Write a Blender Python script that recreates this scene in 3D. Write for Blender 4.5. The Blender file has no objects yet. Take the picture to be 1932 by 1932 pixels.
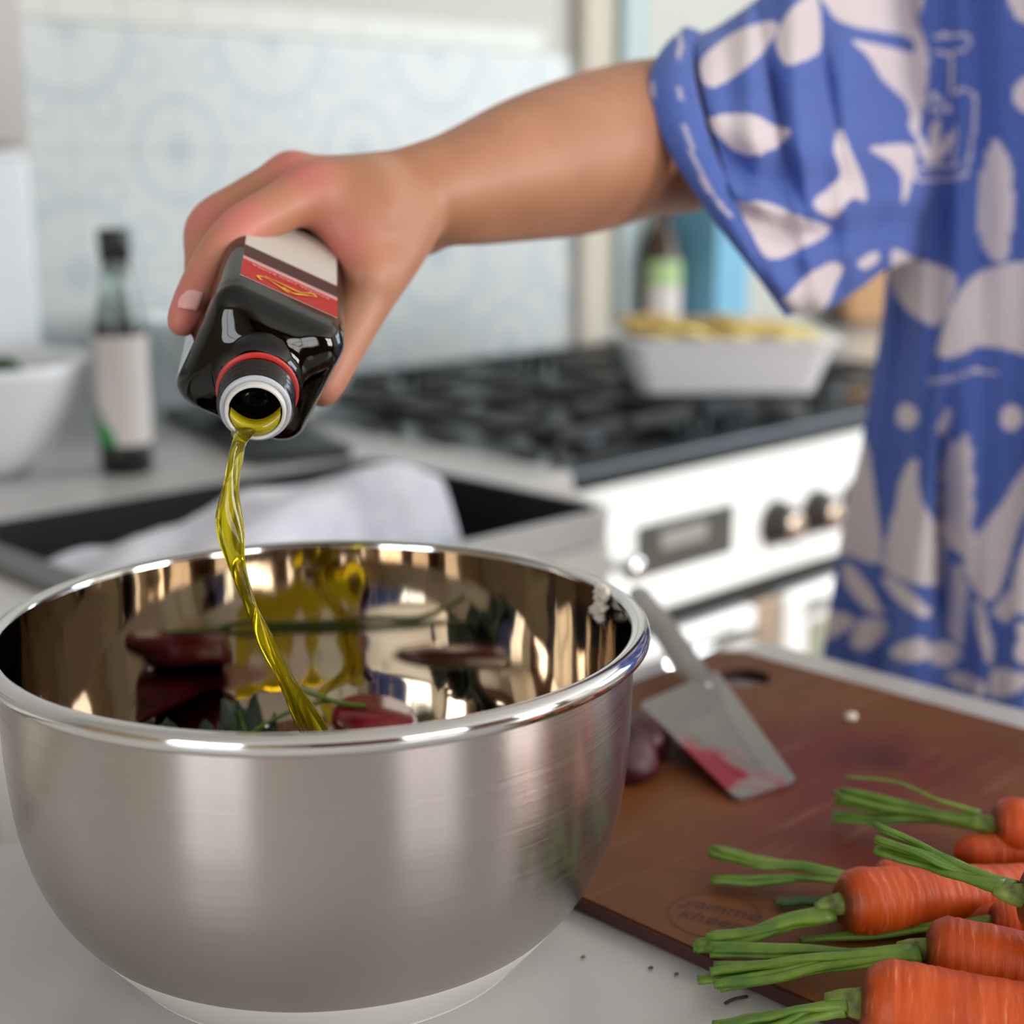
import bpy, bmesh, math, random
import numpy as np
from mathutils import Vector, Matrix, geometry, noise

SC = bpy.context.scene
COL = SC.collection
PI = math.pi

# ------------------------------------------------------------------ camera
# kitchen axes: +X runs along the cooker wall (right and away), +Y points at that wall, z = 0 is the worktop
F = 2850.0
PITCH = math.radians(13)
CH = 0.338
FH = np.array([2 ** -.5, 2 ** -.5, 0]); RT = np.array([2 ** -.5, -2 ** -.5, 0]); UPW = np.array([0, 0, 1.0])
FW = FH * math.cos(PITCH) - UPW * math.sin(PITCH)
UPC = FH * math.sin(PITCH) + UPW * math.cos(PITCH)
EYE = np.array([0, 0, CH])
def at(x, y, d):
    return EYE + (FW + RT * (x - 966) / F - UPC * (y - 966) / F) * d
def onz(x, y, z=0.0):
    r = FW + RT * (x - 966) / F - UPC * (y - 966) / F
    return EYE + r * ((z - CH) / r[2])
def proj(P):
    q = np.asarray(P) - EYE
    d = q @ FW
    return 966 + F * (q @ RT) / d, 966 - F * (q @ UPC) / d, d

cam = bpy.data.cameras.new('camera')
cam.sensor_fit = 'HORIZONTAL'; cam.sensor_width = 36.0; cam.lens = 36.0 * F / 1932
cam.clip_start = 0.01
cam.dof.use_dof = True; cam.dof.focus_distance = 0.60; cam.dof.aperture_fstop = 5.0
co = bpy.data.objects.new('camera', cam); COL.objects.link(co)
co.matrix_world = Matrix(((RT[0], UPC[0], -FW[0], EYE[0]), (RT[1], UPC[1], -FW[1], EYE[1]), (RT[2], UPC[2], -FW[2], EYE[2]), (0, 0, 0, 1)))
SC.camera = co

# ------------------------------------------------------------------ light
w = bpy.data.worlds.new('world'); SC.world = w; w.use_nodes = True
w.node_tree.nodes['Background'].inputs[0].default_value = (0.80, 0.90, 1.0, 1)
w.node_tree.nodes['Background'].inputs[1].default_value = 1.0
SC.view_settings.view_transform = 'Standard'; SC.view_settings.look = 'None'
SC.view_settings.exposure = -0.25; SC.view_settings.gamma = 1.0
SC.view_settings.use_curve_mapping = False
SC.cycles.use_denoising = True
SC.cycles.max_bounces = 9; SC.cycles.glossy_bounces = 7; SC.cycles.transmission_bounces = 7; SC.cycles.diffuse_bounces = 3
SC.cycles.use_adaptive_sampling = True; SC.cycles.adaptive_threshold = 0.04
SC.cycles.sample_clamp_indirect = 6.0
SC.cycles.caustics_reflective = False; SC.cycles.caustics_refractive = False

def window_light(name, loc, size, rot, power, col):
    l = bpy.data.lights.new(name, 'AREA'); l.shape = 'RECTANGLE'; l.size, l.size_y = size
    l.energy = power; l.color = col
    o = bpy.data.objects.new(name, l); COL.objects.link(o); o.location = loc; o.rotation_euler = rot
    return o
# room box: X -2.2..3.25, Y -2.4..1.84, z -0.92..1.6
RX0, RX1, RY0, RY1, RZ0, RZ1 = -2.2, 3.25, -2.4, 1.84, -0.92, 1.6
WIN_F = [(-0.35, 0.75), (1.75, 2.85)]      # window spans along X in the wall facing the cooker
WZ0, WZ1 = 0.02, 1.35
FILL_WIN_L = (-0.9, 0.3)                        # span along Y of the fill window added in the left hand wall
WIN_R = (-1.1, 1.0)                        # window span along Y in the right hand wall
for i, (a, b) in enumerate(WIN_F):
    window_light('window_area_light', ((a + b) / 2, RY0 - 0.10, (WZ0 + WZ1) / 2), (b - a, WZ1 - WZ0), (PI / 2, 0, 0), (34, 95)[i], (1.0, 0.97, 0.94))
window_light('window_area_light', (RX1 + 0.10, sum(WIN_R) / 2, 0.78), (1.3, WIN_R[1] - WIN_R[0]), (0, PI / 2, 0), 70, (0.88, 0.95, 1.0))

window_light('window_area_light', (RX0 - 0.10, sum(FILL_WIN_L) / 2, (WZ0 + WZ1) / 2), (WZ1 - WZ0, FILL_WIN_L[1] - FILL_WIN_L[0]), (0, -PI / 2, 0), 34, (0.95, 0.97, 1.0))  # added fill lamp from the left, brightens the front of the smock
# low morning sun slanting through the right hand window of that wall onto the cooker front
sl_ = bpy.data.lights.new('sun', 'SUN'); sl_.energy = 3.2; sl_.angle = math.radians(2.5); sl_.color = (1.0, 0.97, 0.92)
so_ = bpy.data.objects.new('sun', sl_); COL.objects.link(so_); so_.location = (2.4, -4, 3)
so_.rotation_euler = Vector((-.62, 3.53, -1.36)).to_track_quat('-Z', 'Y').to_euler()

# ------------------------------------------------------------------ helpers
def lin(c):
    if isinstance(c, str):
        c = [int(c[i:i + 2], 16) / 255 for i in (0, 2, 4)]
    return tuple(((v / 12.92) if v <= 0.04045 else ((v + 0.055) / 1.055) ** 2.4) for v in c) + (1.0,)

def mat(name, col, rough=0.5, metal=0.0, **kw):
    m = bpy.data.materials.new(name); m.use_nodes = True
    b = m.node_tree.nodes['Principled BSDF']
    b.inputs['Base Color'].default_value = lin(col) if not (isinstance(col, tuple) and len(col) == 4) else col
    b.inputs['Roughness'].default_value = rough; b.inputs['Metallic'].default_value = metal
    for k, v in kw.items():
        b.inputs[k.replace('_', ' ')].default_value = v
    return m
def nodes(m):
    return m.node_tree.nodes, m.node_tree.links, m.node_tree.nodes['Principled BSDF']
def noise_mix(m, c1, c2, scale=8, stretch=(1, 1, 1), detail=4, lo=0.35, hi=0.65, bump=0.0, bscale=None, coord='Object', rough=None, dist=0.02):
    N, L, b = nodes(m)
    tc = N.new('ShaderNodeTexCoord'); mp = N.new('ShaderNodeMapping'); mp.inputs['Scale'].default_value = stretch
    L.new(tc.outputs[coord], mp.inputs['Vector'])
    nz = N.new('ShaderNodeTexNoise'); nz.inputs['Scale'].default_value = scale; nz.inputs['Detail'].default_value = detail
    L.new(mp.outputs[0], nz.inputs['Vector'])
    cr = N.new('ShaderNodeValToRGB'); cr.color_ramp.elements[0].position = lo; cr.color_ramp.elements[1].position = hi
    cr.color_ramp.elements[0].color = lin(c1); cr.color_ramp.elements[1].color = lin(c2)
    L.new(nz.outputs['Fac'], cr.inputs[0]); L.new(cr.outputs[0], b.inputs['Base Color'])
    if bump:
        n2 = N.new('ShaderNodeTexNoise'); n2.inputs['Scale'].default_value = bscale or scale * 4; n2.inputs['Detail'].default_value = 3
        L.new(mp.outputs[0], n2.inputs['Vector'])
        bp = N.new('ShaderNodeBump'); bp.inputs['Strength'].default_value = bump; bp.inputs['Distance'].default_value = dist
        L.new(n2.outputs['Fac'], bp.inputs['Height']); L.new(bp.outputs[0], b.inputs['Normal'])
    if rough:
        mr = N.new('ShaderNodeMapRange'); mr.inputs[3].default_value, mr.inputs[4].default_value = rough
        L.new(nz.outputs['Fac'], mr.inputs[0]); L.new(mr.outputs[0], b.inputs['Roughness'])
    return cr

def mesh_obj(name, verts, faces, m=None, parent=None, smooth=False, mats=None, fmat=None):
    me = bpy.data.meshes.new(name)
    me.from_pydata([tuple(map(float, v)) for v in verts], [], [tuple(map(int, f)) for f in faces])
    return finish(name, me, m, parent, smooth)
def finish(name, me, m=None, parent=None, smooth=False):
    if smooth:
        me.polygons.foreach_set('use_smooth', [True] * len(me.polygons))
    if m: me.materials.append(m)
    me.update()
    o = bpy.data.objects.new(name, me); COL.objects.link(o)
    if parent: o.parent = parent
    return o
def bm_obj(name, bm, m=None, parent=None, smooth=False, recalc=True):
    if recalc: bmesh.ops.recalc_face_normals(bm, faces=bm.faces)
    me = bpy.data.meshes.new(name); bm.to_mesh(me); bm.free()
    return finish(name, me, m, parent, smooth)
def empty(name, loc, label, cat, group=None):
    o = bpy.data.objects.new(name, None); COL.objects.link(o); o.location = loc
    o.empty_display_size = 0.02
    return tag(o, label, cat, group)
def tag(o, label, cat, group=None):
    o['label'] = label; o['category'] = cat
    if group: o['group'] = group
    return o
def struct(o):
    o['kind'] = 'structure'; return o
def box(bm, x0, x1, y0, y1, z0, z1, bev=0.0):
    r = bmesh.ops.create_cube(bm, size=1.0, matrix=Matrix.Translation(((x0 + x1) / 2, (y0 + y1) / 2, (z0 + z1) / 2)) @ Matrix.Diagonal((abs(x1 - x0), abs(y1 - y0), abs(z1 - z0), 1)))
    if bev:
        es = list({e for v in r['verts'] for e in v.link_edges})
        bmesh.ops.bevel(bm, geom=es, offset=bev, segments=3, affect='EDGES', profile=0.5)
def box_obj(name, b, m, parent=None, bev=0.0, smooth=False):
    bm = bmesh.new(); box(bm, *b, bev=bev)
    off = Vector(parent.location) if parent else Vector()
    for v in bm.verts: v.co -= off
    return bm_obj(name, bm, m, parent, smooth)
def lathe(prof, n=64, center=(0, 0, 0)):
    V, Fc = [], []
    m = len(prof)
    for i in range(n):
        a = 2 * PI * i / n
        for r, z in prof: V.append((center[0] + r * math.cos(a), center[1] + r * math.sin(a), center[2] + z))
    for i in range(n):
        j = (i + 1) % n
        for k in range(m - 1):
            Fc.append((i * m + k, j * m + k, j * m + k + 1, i * m + k + 1))
    return V, Fc
def spline(pts, n):
    """Catmull-Rom through points (any dimension)"""
    P = np.array(pts, float); P = np.vstack([2 * P[0] - P[1], P, 2 * P[-1] - P[-2]])
    out = []
    segs = len(P) - 3
    for i in range(n):
        t = i / (n - 1) * segs; k = min(int(t), segs - 1); u = t - k
        a, b, c, d = P[k:k + 4]
        out.append(0.5 * (2 * b + (c - a) * u + (2 * a - 5 * b + 4 * c - d) * u * u + (3 * b - a - 3 * c + d) * u ** 3))
    return np.array(out)
def frames(P):
    T = np.gradient(P, axis=0); T /= np.linalg.norm(T, axis=1)[:, None] + 1e-12
    up = np.array([0, 0, 1.0]) if abs(T[0][2]) < .9 else np.array([1.0, 0, 0])
    A = []
    a = np.cross(up, T[0]); a /= np.linalg.norm(a)
    for t in T:
        a = a - t * (a @ t); a /= np.linalg.norm(a); A.append(a)
    A = np.array(A)
    return T, A, np.cross(T, A)
def tube(P, R, n=10, flat=None, twist=None, cap=True):
    P = np.array(P, float); T, A, B = frames(P)
    R = np.broadcast_to(R, (len(P),))
    V, Fc = [], []
    for i in range(len(P)):
        for k in range(n):
            a = 2 * PI * k / n
            ca, sa = math.cos(a), math.sin(a) * (flat if flat else 1)
            if twist is not None:
                c, s = math.cos(twist[i]), math.sin(twist[i]); ca, sa = ca * c - sa * s, ca * s + sa * c
            V.append(P[i] + R[i] * (A[i] * ca + B[i] * sa))
    for i in range(len(P) - 1):
        for k in range(n):
            k2 = (k + 1) % n
            Fc.append((i * n + k, i * n + k2, (i + 1) * n + k2, (i + 1) * n + k))
    if cap:
        Fc.append(tuple(range(n))[::-1]); Fc.append(tuple((len(P) - 1) * n + k for k in range(n)))
    return V, Fc
def merge(parts):
    V, Fc = [], []
    for v, f in parts:
        o = len(V); V += list(v); Fc += [tuple(i + o for i in q) for q in f]
    return V, Fc
def rounded_poly(x0, x1, y0, y1, r, n=8):
    pts = []
    for cx, cy, a0 in ((x1 - r, y1 - r, 0), (x0 + r, y1 - r, PI / 2), (x0 + r, y0 + r, PI), (x1 - r, y0 + r, 1.5 * PI)):
        for i in range(n + 1):
            a = a0 + PI / 2 * i / n; pts.append((cx + r * math.cos(a), cy + r * math.sin(a)))
    return pts
def plate(outer, holes, z0, z1):
    """flat slab with holes"""
    loops = [outer] + holes
    flat = [p for l in loops for p in l]
    tri = geometry.tessellate_polygon([[Vector((p[0], p[1], 0)) for p in l] for l in loops])
    n = len(flat)
    V = [(p[0], p[1], z1) for p in flat] + [(p[0], p[1], z0) for p in flat]
    Fc = [tuple(t) for t in tri] + [tuple(i + n for i in t[::-1]) for t in tri]
    o = 0
    for l in loops:
        m = len(l)
        for i in range(m):
            j = (i + 1) % m; Fc.append((o + i, o + j, o + j + n, o + i + n))
        o += m
    return V, Fc
def slab_obj(name, outer, holes, z0, z1, m, parent=None, bev=0.0):
    V, Fc = plate(outer, holes, z0, z1)
    bm = bmesh.new(); vs = [bm.verts.new(v) for v in V]
    for f in Fc:
        try: bm.faces.new([vs[i] for i in f])
        except ValueError: pass
    bmesh.ops.recalc_face_normals(bm, faces=bm.faces)
    if bev:
        es = [e for e in bm.edges if len(e.link_faces) == 2 and e.calc_face_angle() > 1.0]
        bmesh.ops.bevel(bm, geom=es, offset=bev, segments=2, affect='EDGES')
    return bm_obj(name, bm, m, parent)

# signed distance modelling with surface nets, for bodies that must be one continuous skin
class Field:
    def __init__(s, lo, hi, h):
        s.lo = np.array(lo, np.float32); s.h = h
        s.n = np.ceil((np.array(hi) - np.array(lo)) / h).astype(int) + 1
    def new(s): return np.full(s.n, 0.06, np.float32)
    def cone(s, D, a, b, ra, rb, k=0.0, pad=0.03):
        a = np.asarray(a, np.float32); b = np.asarray(b, np.float32)
        r = max(ra, rb) + pad
        i0 = np.clip(np.floor((np.minimum(a, b) - r - s.lo) / s.h).astype(int), 0, s.n)
        i1 = np.clip(np.ceil((np.maximum(a, b) + r - s.lo) / s.h).astype(int) + 1, 0, s.n)
        if np.any(i1 <= i0): return
        g = [((np.arange(i0[c], i1[c]) * s.h + s.lo[c]) - a[c]).astype(np.float32) for c in range(3)]
        x, y, z = g[0][:, None, None], g[1][None, :, None], g[2][None, None, :]
        ba = b - a; L2 = max(float(ba @ ba), 1e-9)
        t = np.clip((x * ba[0] + y * ba[1] + z * ba[2]) / L2, 0, 1)
        d = np.sqrt((x - ba[0] * t) ** 2 + (y - ba[1] * t) ** 2 + (z - ba[2] * t) ** 2) - (ra + (rb - ra) * t)
        sl = tuple(slice(i0[c], i1[c]) for c in range(3))
        D[sl] = s.smin(D[sl], d, k)
    @staticmethod
    def smin(A, B, k):
        if k <= 0: return np.minimum(A, B)
        h = np.maximum(k - np.abs(A - B), 0) / k
        return np.minimum(A, B) - h * h * k * 0.25
    def chain(s, D, pts, k):
        for (p, r), (q, r2) in zip(pts[:-1], pts[1:]): s.cone(D, p, q, r, r2, k)
    def mesh(s, D):
        S = D < 0
        nx, ny, nz = D.shape
        cnt = np.zeros((nx - 1, ny - 1, nz - 1), np.int8)
        off = [(i, j, k) for i in (0, 1) for j in (0, 1) for k in (0, 1)]
        for i, j, k in off: cnt += S[i:nx - 1 + i, j:ny - 1 + j, k:nz - 1 + k]
        act = (cnt > 0) & (cnt < 8)
        I = np.argwhere(act)
        idx = np.full(act.shape, -1, np.int32); idx[act] = np.arange(len(I))
        val = {o: D[I[:, 0] + o[0], I[:, 1] + o[1], I[:, 2] + o[2]] for o in off}
        acc = np.zeros((len(I), 3)); num = np.zeros(len(I))
        for a in off:
            for ax in range(3):
                if a[ax]: continue
                b = list(a); b[ax] = 1; b = tuple(b)
                va, vb = val[a], val[b]
                m = (va < 0) != (vb < 0)
                t = va[m] / (va[m] - vb[m])
                p = np.tile(np.array(a, float), (m.sum(), 1)); p[:, ax] = t
                acc[m] += p; num[m] += 1
        V = (I + acc / num[:, None]) * s.h + s.lo
        quads = []
        for ax in range(3):
            u, v = (ax + 1) % 3, (ax + 2) % 3
            sa = [slice(None)] * 3; sb = [slice(None)] * 3
            sa[ax] = slice(0, -1); sb[ax] = slice(1, None)
            d = S[tuple(sa)] != S[tuple(sb)]
            E_ = np.argwhere(d)
            ok = (E_[:, u] > 0) & (E_[:, v] > 0) & (E_[:, u] < D.shape[u] - 1) & (E_[:, v] < D.shape[v] - 1)
            E_ = E_[ok]
            q = []
            for du, dv in ((-1, -1), (0, -1), (0, 0), (-1, 0)):
                c = E_.copy(); c[:, u] += du; c[:, v] += dv; q.append(idx[c[:, 0], c[:, 1], c[:, 2]])
            q = np.stack(q, 1)
            flip = ~S[E_[:, 0], E_[:, 1], E_[:, 2]]
            q[flip] = q[flip][:, ::-1]
            quads.append(q)
        return V, np.vstack(quads)
def np_mesh(name, V, Q, m, parent, col=None):
    me = bpy.data.meshes.new(name)
    me.vertices.add(len(V)); me.vertices.foreach_set('co', np.asarray(V, np.float32).ravel())
    Q = np.asarray(Q, np.int32); n, s = Q.shape
    me.loops.add(n * s); me.loops.foreach_set('vertex_index', Q.ravel())
    me.polygons.add(n); me.polygons.foreach_set('loop_start', np.arange(0, n * s, s, dtype=np.int32))
    me.update(calc_edges=True); me.validate()
    if col is not None:
        at_ = me.attributes.new('tint', 'FLOAT', 'POINT'); at_.data.foreach_set('value', np.asarray(col, np.float32))
    return finish(name, me, m, parent, True)

# ------------------------------------------------------------------ materials
M = {}
M['wall'] = mat('painted_wall', 'BEC0B8', 0.7)
M['wood_wall'] = mat('timber_panelling', '6B4A33', 0.5); noise_mix(M['wood_wall'], '5A3B27', '7A553A', 3, (6, 6, .6))
M['warm_wall'] = mat('warm_beige_paint', 'C0AC90', 0.7)
M['ceiling'] = mat('ceiling_paint', 'E8E6E0', 0.8)
M['floor'] = mat('floor_boards', '7A5B42', 0.45); noise_mix(M['floor'], '6A4D38', '8A6A4E', 3, (1, 8, 1))
M['frame'] = mat('window_paint', 'EDEBE6', 0.4)
M['stone'] = mat('white_stone', 'C9C6C4', 0.22); noise_mix(M['stone'], 'BDBAB8', 'CFCCCA', 6, lo=.3, hi=.7)
M['cab'] = mat('cabinet_paint', 'E2DED4', 0.4)
M['grout'] = mat('grout', 'C9CCCB', 0.8)
M['sink'] = mat('black_composite', '1B1B20', 0.35)
M['towel'] = mat('white_towel', 'D9D9E4', 0.9); noise_mix(M['towel'], 'CFCFDC', 'E4E4EC', 30, bump=.4, bscale=250, dist=.002)
M['enamel'] = mat('white_enamel', 'EFF1F0', 0.12, Coat_Weight=0.5)
M['hob'] = mat('black_enamel', '16171A', 0.18)
M['iron'] = mat('cast_iron', '17181A', 0.45)
M['steel_dark'] = mat('brushed_hob_steel', '565B61', 0.3, 1.0)
M['display'] = mat('display_glass', '4A4A46', 0.12)
M['display_lit'] = mat('display_digits', '8D8D88', 0.3)
M['gap'] = mat('dark_gap', '101112', 0.6)
M['oven_glass'] = mat('oven_glass', '8F9282', 0.15)
M['knob'] = mat('knob_bakelite', '3A3530', 0.35)
M['knob_face'] = mat('knob_brass', 'CDB9A6', 0.3, 0.6)
M['chrome'] = mat('chrome', 'D6D6D6', 0.08, 1.0)
M['ceramic'] = mat('white_ceramic', 'F1F2F6', 0.2)
M['ceramic_blue'] = mat('pale_aqua_ceramic', 'C9D6D6', 0.25)
M['blackplastic'] = mat('black_plastic', '14161A', 0.35)
M['label_w'] = mat('paper_label', 'D6CECA', 0.7)
M['green'] = mat('green_print', '2F8F4A', 0.6)
M['clear'] = mat('clear_glass', 'DDEBE4', 0.03, 0.0, Transmission_Weight=1.0, IOR=1.45)
M['darkglass'] = mat('dark_green_glass', '20261C', 0.06)
M['beige'] = mat('beige_paint', 'BDB5A6', 0.6)
M['paleblue'] = mat('pale_blue_paint', 'A8B8BA', 0.5)
M['blue'] = mat('sky_blue_card', '6FA8C4', 0.6)
M['brown_glass'] = mat('brown_glass', '3A2710', 0.12)
M['lime'] = mat('lime_print', 'A8C58A', 0.6)
M['tan'] = mat('tan_wood', 'B08A62', 0.6)
M['slate'] = mat('grey_rubber', '6C6C6C', 0.6)

# tiles: a pale blue ornament printed on each tile, drawn in the tile's own coordinates
def tile_material():
    m = mat('patterned_tile', 'D2D8DA', 0.28)
    N, L, b = nodes(m)
    tc = N.new('ShaderNodeTexCoord'); sp = N.new('ShaderNodeSeparateXYZ'); L.new(tc.outputs['Object'], sp.inputs[0])
    def math_(op, a, b_=None, c=None):
        n = N.new('ShaderNodeMath'); n.operation = op
        for i, v in enumerate((a, b_, c)):
            if v is None: continue
            if isinstance(v, (int, float)): n.inputs[i].default_value = v
            else: L.new(v, n.inputs[i])
        return n.outputs[0]
    x, z = sp.outputs['X'], sp.outputs['Z']
    def dist(cx, cz):
        return math_('SQRT', math_('ADD', math_('POWER', math_('SUBTRACT', x, cx), 2), math_('POWER', math_('SUBTRACT', z, cz), 2)))
    def band(d, r, wd):
        return math_('LESS_THAN', math_('ABSOLUTE', math_('SUBTRACT', d, r)), wd)
    h = 0.1
    d1 = dist(-h, -h); d2 = dist(h, h); d3 = dist(0.035, -0.04); d4 = dist(-0.04, 0.035)
    f = band(d1, 0.115, 0.011)
    f = math_('MAXIMUM', f, band(d2, 0.085, 0.010))
    f = math_('MAXIMUM', f, math_('LESS_THAN', d1, 0.032))
    f = math_('MAXIMUM', f, math_('LESS_THAN', d2, 0.030))
    f = math_('MAXIMUM', f, band(d3, 0.026, 0.007))
    f = math_('MAXIMUM', f, band(d4, 0.026, 0.007))
    f = math_('MAXIMUM', f, math_('LESS_THAN', d1, 0.02))
    mx = N.new('ShaderNodeMix'); mx.data_type = 'RGBA'
    L.new(f, mx.inputs['Factor']); mx.inputs['A'].default_value = lin('BFC4C4'); mx.inputs['B'].default_value = lin('AFB9BE')
    L.new(mx.outputs['Result'], b.inputs['Base Color'])
    return m
M['tile'] = tile_material()
M['tile_plain'] = mat('plain_tile', 'C6C8C1', 0.3)

# ------------------------------------------------------------------ room
T = 0.12
struct(box_obj('floor', (RX0 - T, RX1 + T, RY0 - T, RY1 + T, RZ0 - .1, RZ0), M['floor']))
struct(box_obj('ceiling', (RX0 - T, RX1 + T, RY0 - T, RY1 + T, RZ1, RZ1 + .1), M['ceiling']))
WB = struct(box_obj('wall_back', (RX0 - T, RX1 + T, RY1, RY1 + T, RZ0, RZ1), M['wall']))
bm = bmesh.new()
box(bm, RX0 - T, RX0, RY0, FILL_WIN_L[0], RZ0, RZ1); box(bm, RX0 - T, RX0, FILL_WIN_L[1], RY1, RZ0, RZ1)
box(bm, RX0 - T, RX0, *FILL_WIN_L, RZ0, WZ0); box(bm, RX0 - T, RX0, *FILL_WIN_L, WZ1, RZ1)
struct(bm_obj('wall_left', bm, M['warm_wall'], recalc=False))
o = struct(box_obj('window_4', (RX0, RX0 + .015, FILL_WIN_L[0] - .04, FILL_WIN_L[1] + .04, WZ0 - .05, WZ0), M['frame']))  # unseen window, made up to carry the fill light from the left
f = bmesh.new()
for y in (FILL_WIN_L[0], (FILL_WIN_L[0] + FILL_WIN_L[1]) / 2 - .02, FILL_WIN_L[1] - .04): box(f, RX0 - .06, RX0 - .02, y, y + .04, WZ0, WZ1)
for z in (WZ0, WZ1 - .04): box(f, RX0 - .055, RX0 - .025, FILL_WIN_L[0], FILL_WIN_L[1], z, z + .04)
bm_obj('window_frame', f, M['frame'], o)
bm = bmesh.new()
xs = [RX0 - T] + [v for s in WIN_F for v in s] + [RX1 + T]
for i in range(0, len(xs), 2): box(bm, xs[i], xs[i + 1], RY0 - T, RY0, RZ0, RZ1)
for a, b in WIN_F:
    box(bm, a, b, RY0 - T, RY0, RZ0, WZ0); box(bm, a, b, RY0 - T, RY0, WZ1, RZ1)
struct(bm_obj('wall_front', bm, M['wood_wall'], recalc=False))
bm = bmesh.new()
box(bm, RX1, RX1 + T, RY0, WIN_R[0], RZ0, RZ1); box(bm, RX1, RX1 + T, WIN_R[1], RY1, RZ0, RZ1)
box(bm, RX1, RX1 + T, *WIN_R, RZ0, 0.13); box(bm, RX1, RX1 + T, *WIN_R, 1.43, RZ1)
struct(bm_obj('wall_right', bm, M['wall'], recalc=False))
for k, (a, b) in enumerate(WIN_F):
    o = struct(box_obj('window_%d' % (k + 1), (a - .04, b + .04, RY0, RY0 + .015, WZ0 - .05, WZ0), M['frame']))
    f = bmesh.new()
    for x in (a, (a + b) / 2 - .02, b - .04): box(f, x, x + .04, RY0 - .06, RY0 - .02, WZ0, WZ1)
    for z in (WZ0, (WZ0 + WZ1) / 2, WZ1 - .04): box(f, a, b, RY0 - .055, RY0 - .025, z, z + .04)
    bm_obj('window_frame', f, M['frame'], o)
o = struct(box_obj('window_3', (RX1 - .015, RX1, WIN_R[0] - .04, WIN_R[1] + .04, .08, .13), M['frame']))
f = bmesh.new()
for i in range(4):
    y = WIN_R[0] + (WIN_R[1] - WIN_R[0] - .05) * i / 3; box(f, RX1 + .02, RX1 + .06, y, y + .05, .13, 1.43)
for z in (.13, 1.38): box(f, RX1 + .025, RX1 + .055, WIN_R[0], WIN_R[1], z, z + .05)
bm_obj('window_frame', f, M['frame'], o)

# tiles on the back wall, each with its own edges
TS = 0.16; TX0 = 0.705; TZ0 = -0.125
tm = None
for r in range(4):
    for c in range(-2, 9):
        x = TX0 + TS * c; z = TZ0 + TS * r
        if x + TS > 2.0: continue
        if tm is None:
            bm = bmesh.new(); box(bm, -.0996, .0996, -.004, .004, -.0996, .0996, bev=.0005)
            o = bm_obj('tile', bm, M['tile'], WB); tm = o.data
        else:
            o = bpy.data.objects.new('tile', tm); COL.objects.link(o); o.parent = WB
        o.location = (x + TS / 2, RY1 - .005, z + TS / 2); o.scale = (TS / .2, 1, TS / .2)
        o.rotation_euler = (0, {(0, 0): 0, (1, 0): PI * 1.5, (1, 1): PI, (0, 1): PI / 2}[(c % 2, r % 2)], 0)
tp = None
for c in range(-4, 16):
    x = TX0 + .1 * c
    if x > 1.89: continue
    if tp is None:
        bm = bmesh.new(); box(bm, -.0496, .0496, -.004, .005, -.0196, .0196, bev=.001)
        o = bm_obj('border_tile', bm, M['tile_plain'], WB); tp = o.data
    else:
        o = bpy.data.objects.new('border_tile', tp); COL.objects.link(o); o.parent = WB
    o.location = (x + .05, RY1 - .007, TZ0 + 4 * TS + .02)
struct(box_obj('trim_1', (1.985, 2.06, RY1 - .03, RY1, -.04, 1.1), M['beige'], bev=.004))
struct(box_obj('trim_2', (2.10, 2.17, RY1 - .02, RY1, -.04, 1.1), M['paleblue'], bev=.004))

# ------------------------------------------------------------------ back worktop with sink
SX0, SX1, SY0, SY1 = 0.605, 1.120, 0.985, 1.362
WT = slab_obj('worktop', [(1.228, 1.835), (-1.6, 1.835), (-1.6, .976)] + [(1.102 + .027 * math.sin(a), 1.003 - .027 * math.cos(a)) for a in np.linspace(0, PI / 2, 8)] + [(1.134, 1.128), (1.228, 1.128)],
              [rounded_poly(SX0, SX1, SY0, SY1, .03)], -.035, 0, M['stone'], bev=.003)
tag(WT, 'white stone worktop with the black sink, running up to the cooker', 'worktop')
rt_ = box_obj('worktop', (2.134, RX1 - .01, 1.13, 1.835, -.035, 0), M['stone'], bev=.003)
tag(rt_, 'short white stone worktop on the far right side of the cooker', 'worktop')
cb = empty('sink_cabinet', (.88, 1.4, RZ0), 'off-white painted cabinet under the black sink', 'cabinet')
def cabinet(cb, x0, x1, yf, doors):
    z = cb.location
    def L_(b): return b
    box_obj('carcass', (x0, x1, yf + .025, 1.83, RZ0, -.036 if yf > 1 else -.26), M['cab'], cb)
    wd = (x1 - x0) / doors
    for i in range(doors):
        a = x0 + wd * i
        d = box_obj('door', (a + .003, a + wd - .003, yf, yf + .022, RZ0 + .1, -.037), M['cab'], cb, bev=.003)
        h = box_obj('handle', (a + wd / 2 - .06, a + wd / 2 + .06, yf - .02, yf - .008, -.12, -.11), M['chrome'], None, bev=.003)
        h.parent = d; h.location = -Vector(cb.location)
        for v in h.data.vertices: pass
cabinet(cb, -1.58, 1.127, .982, 4)
rc_ = empty('side_cabinet', (2.7, 1.5, RZ0), 'off-white painted cabinet at the far right of the cooker', 'cabinet')
box_obj('carcass', (2.14, RX1 - .02, 1.17, 1.83, RZ0, -.036), M['cab'], rc_)
box_obj('door', (2.145, RX1 - .03, 1.145, 1.168, RZ0 + .1, -.04), M['cab'], rc_, bev=.003)

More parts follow.
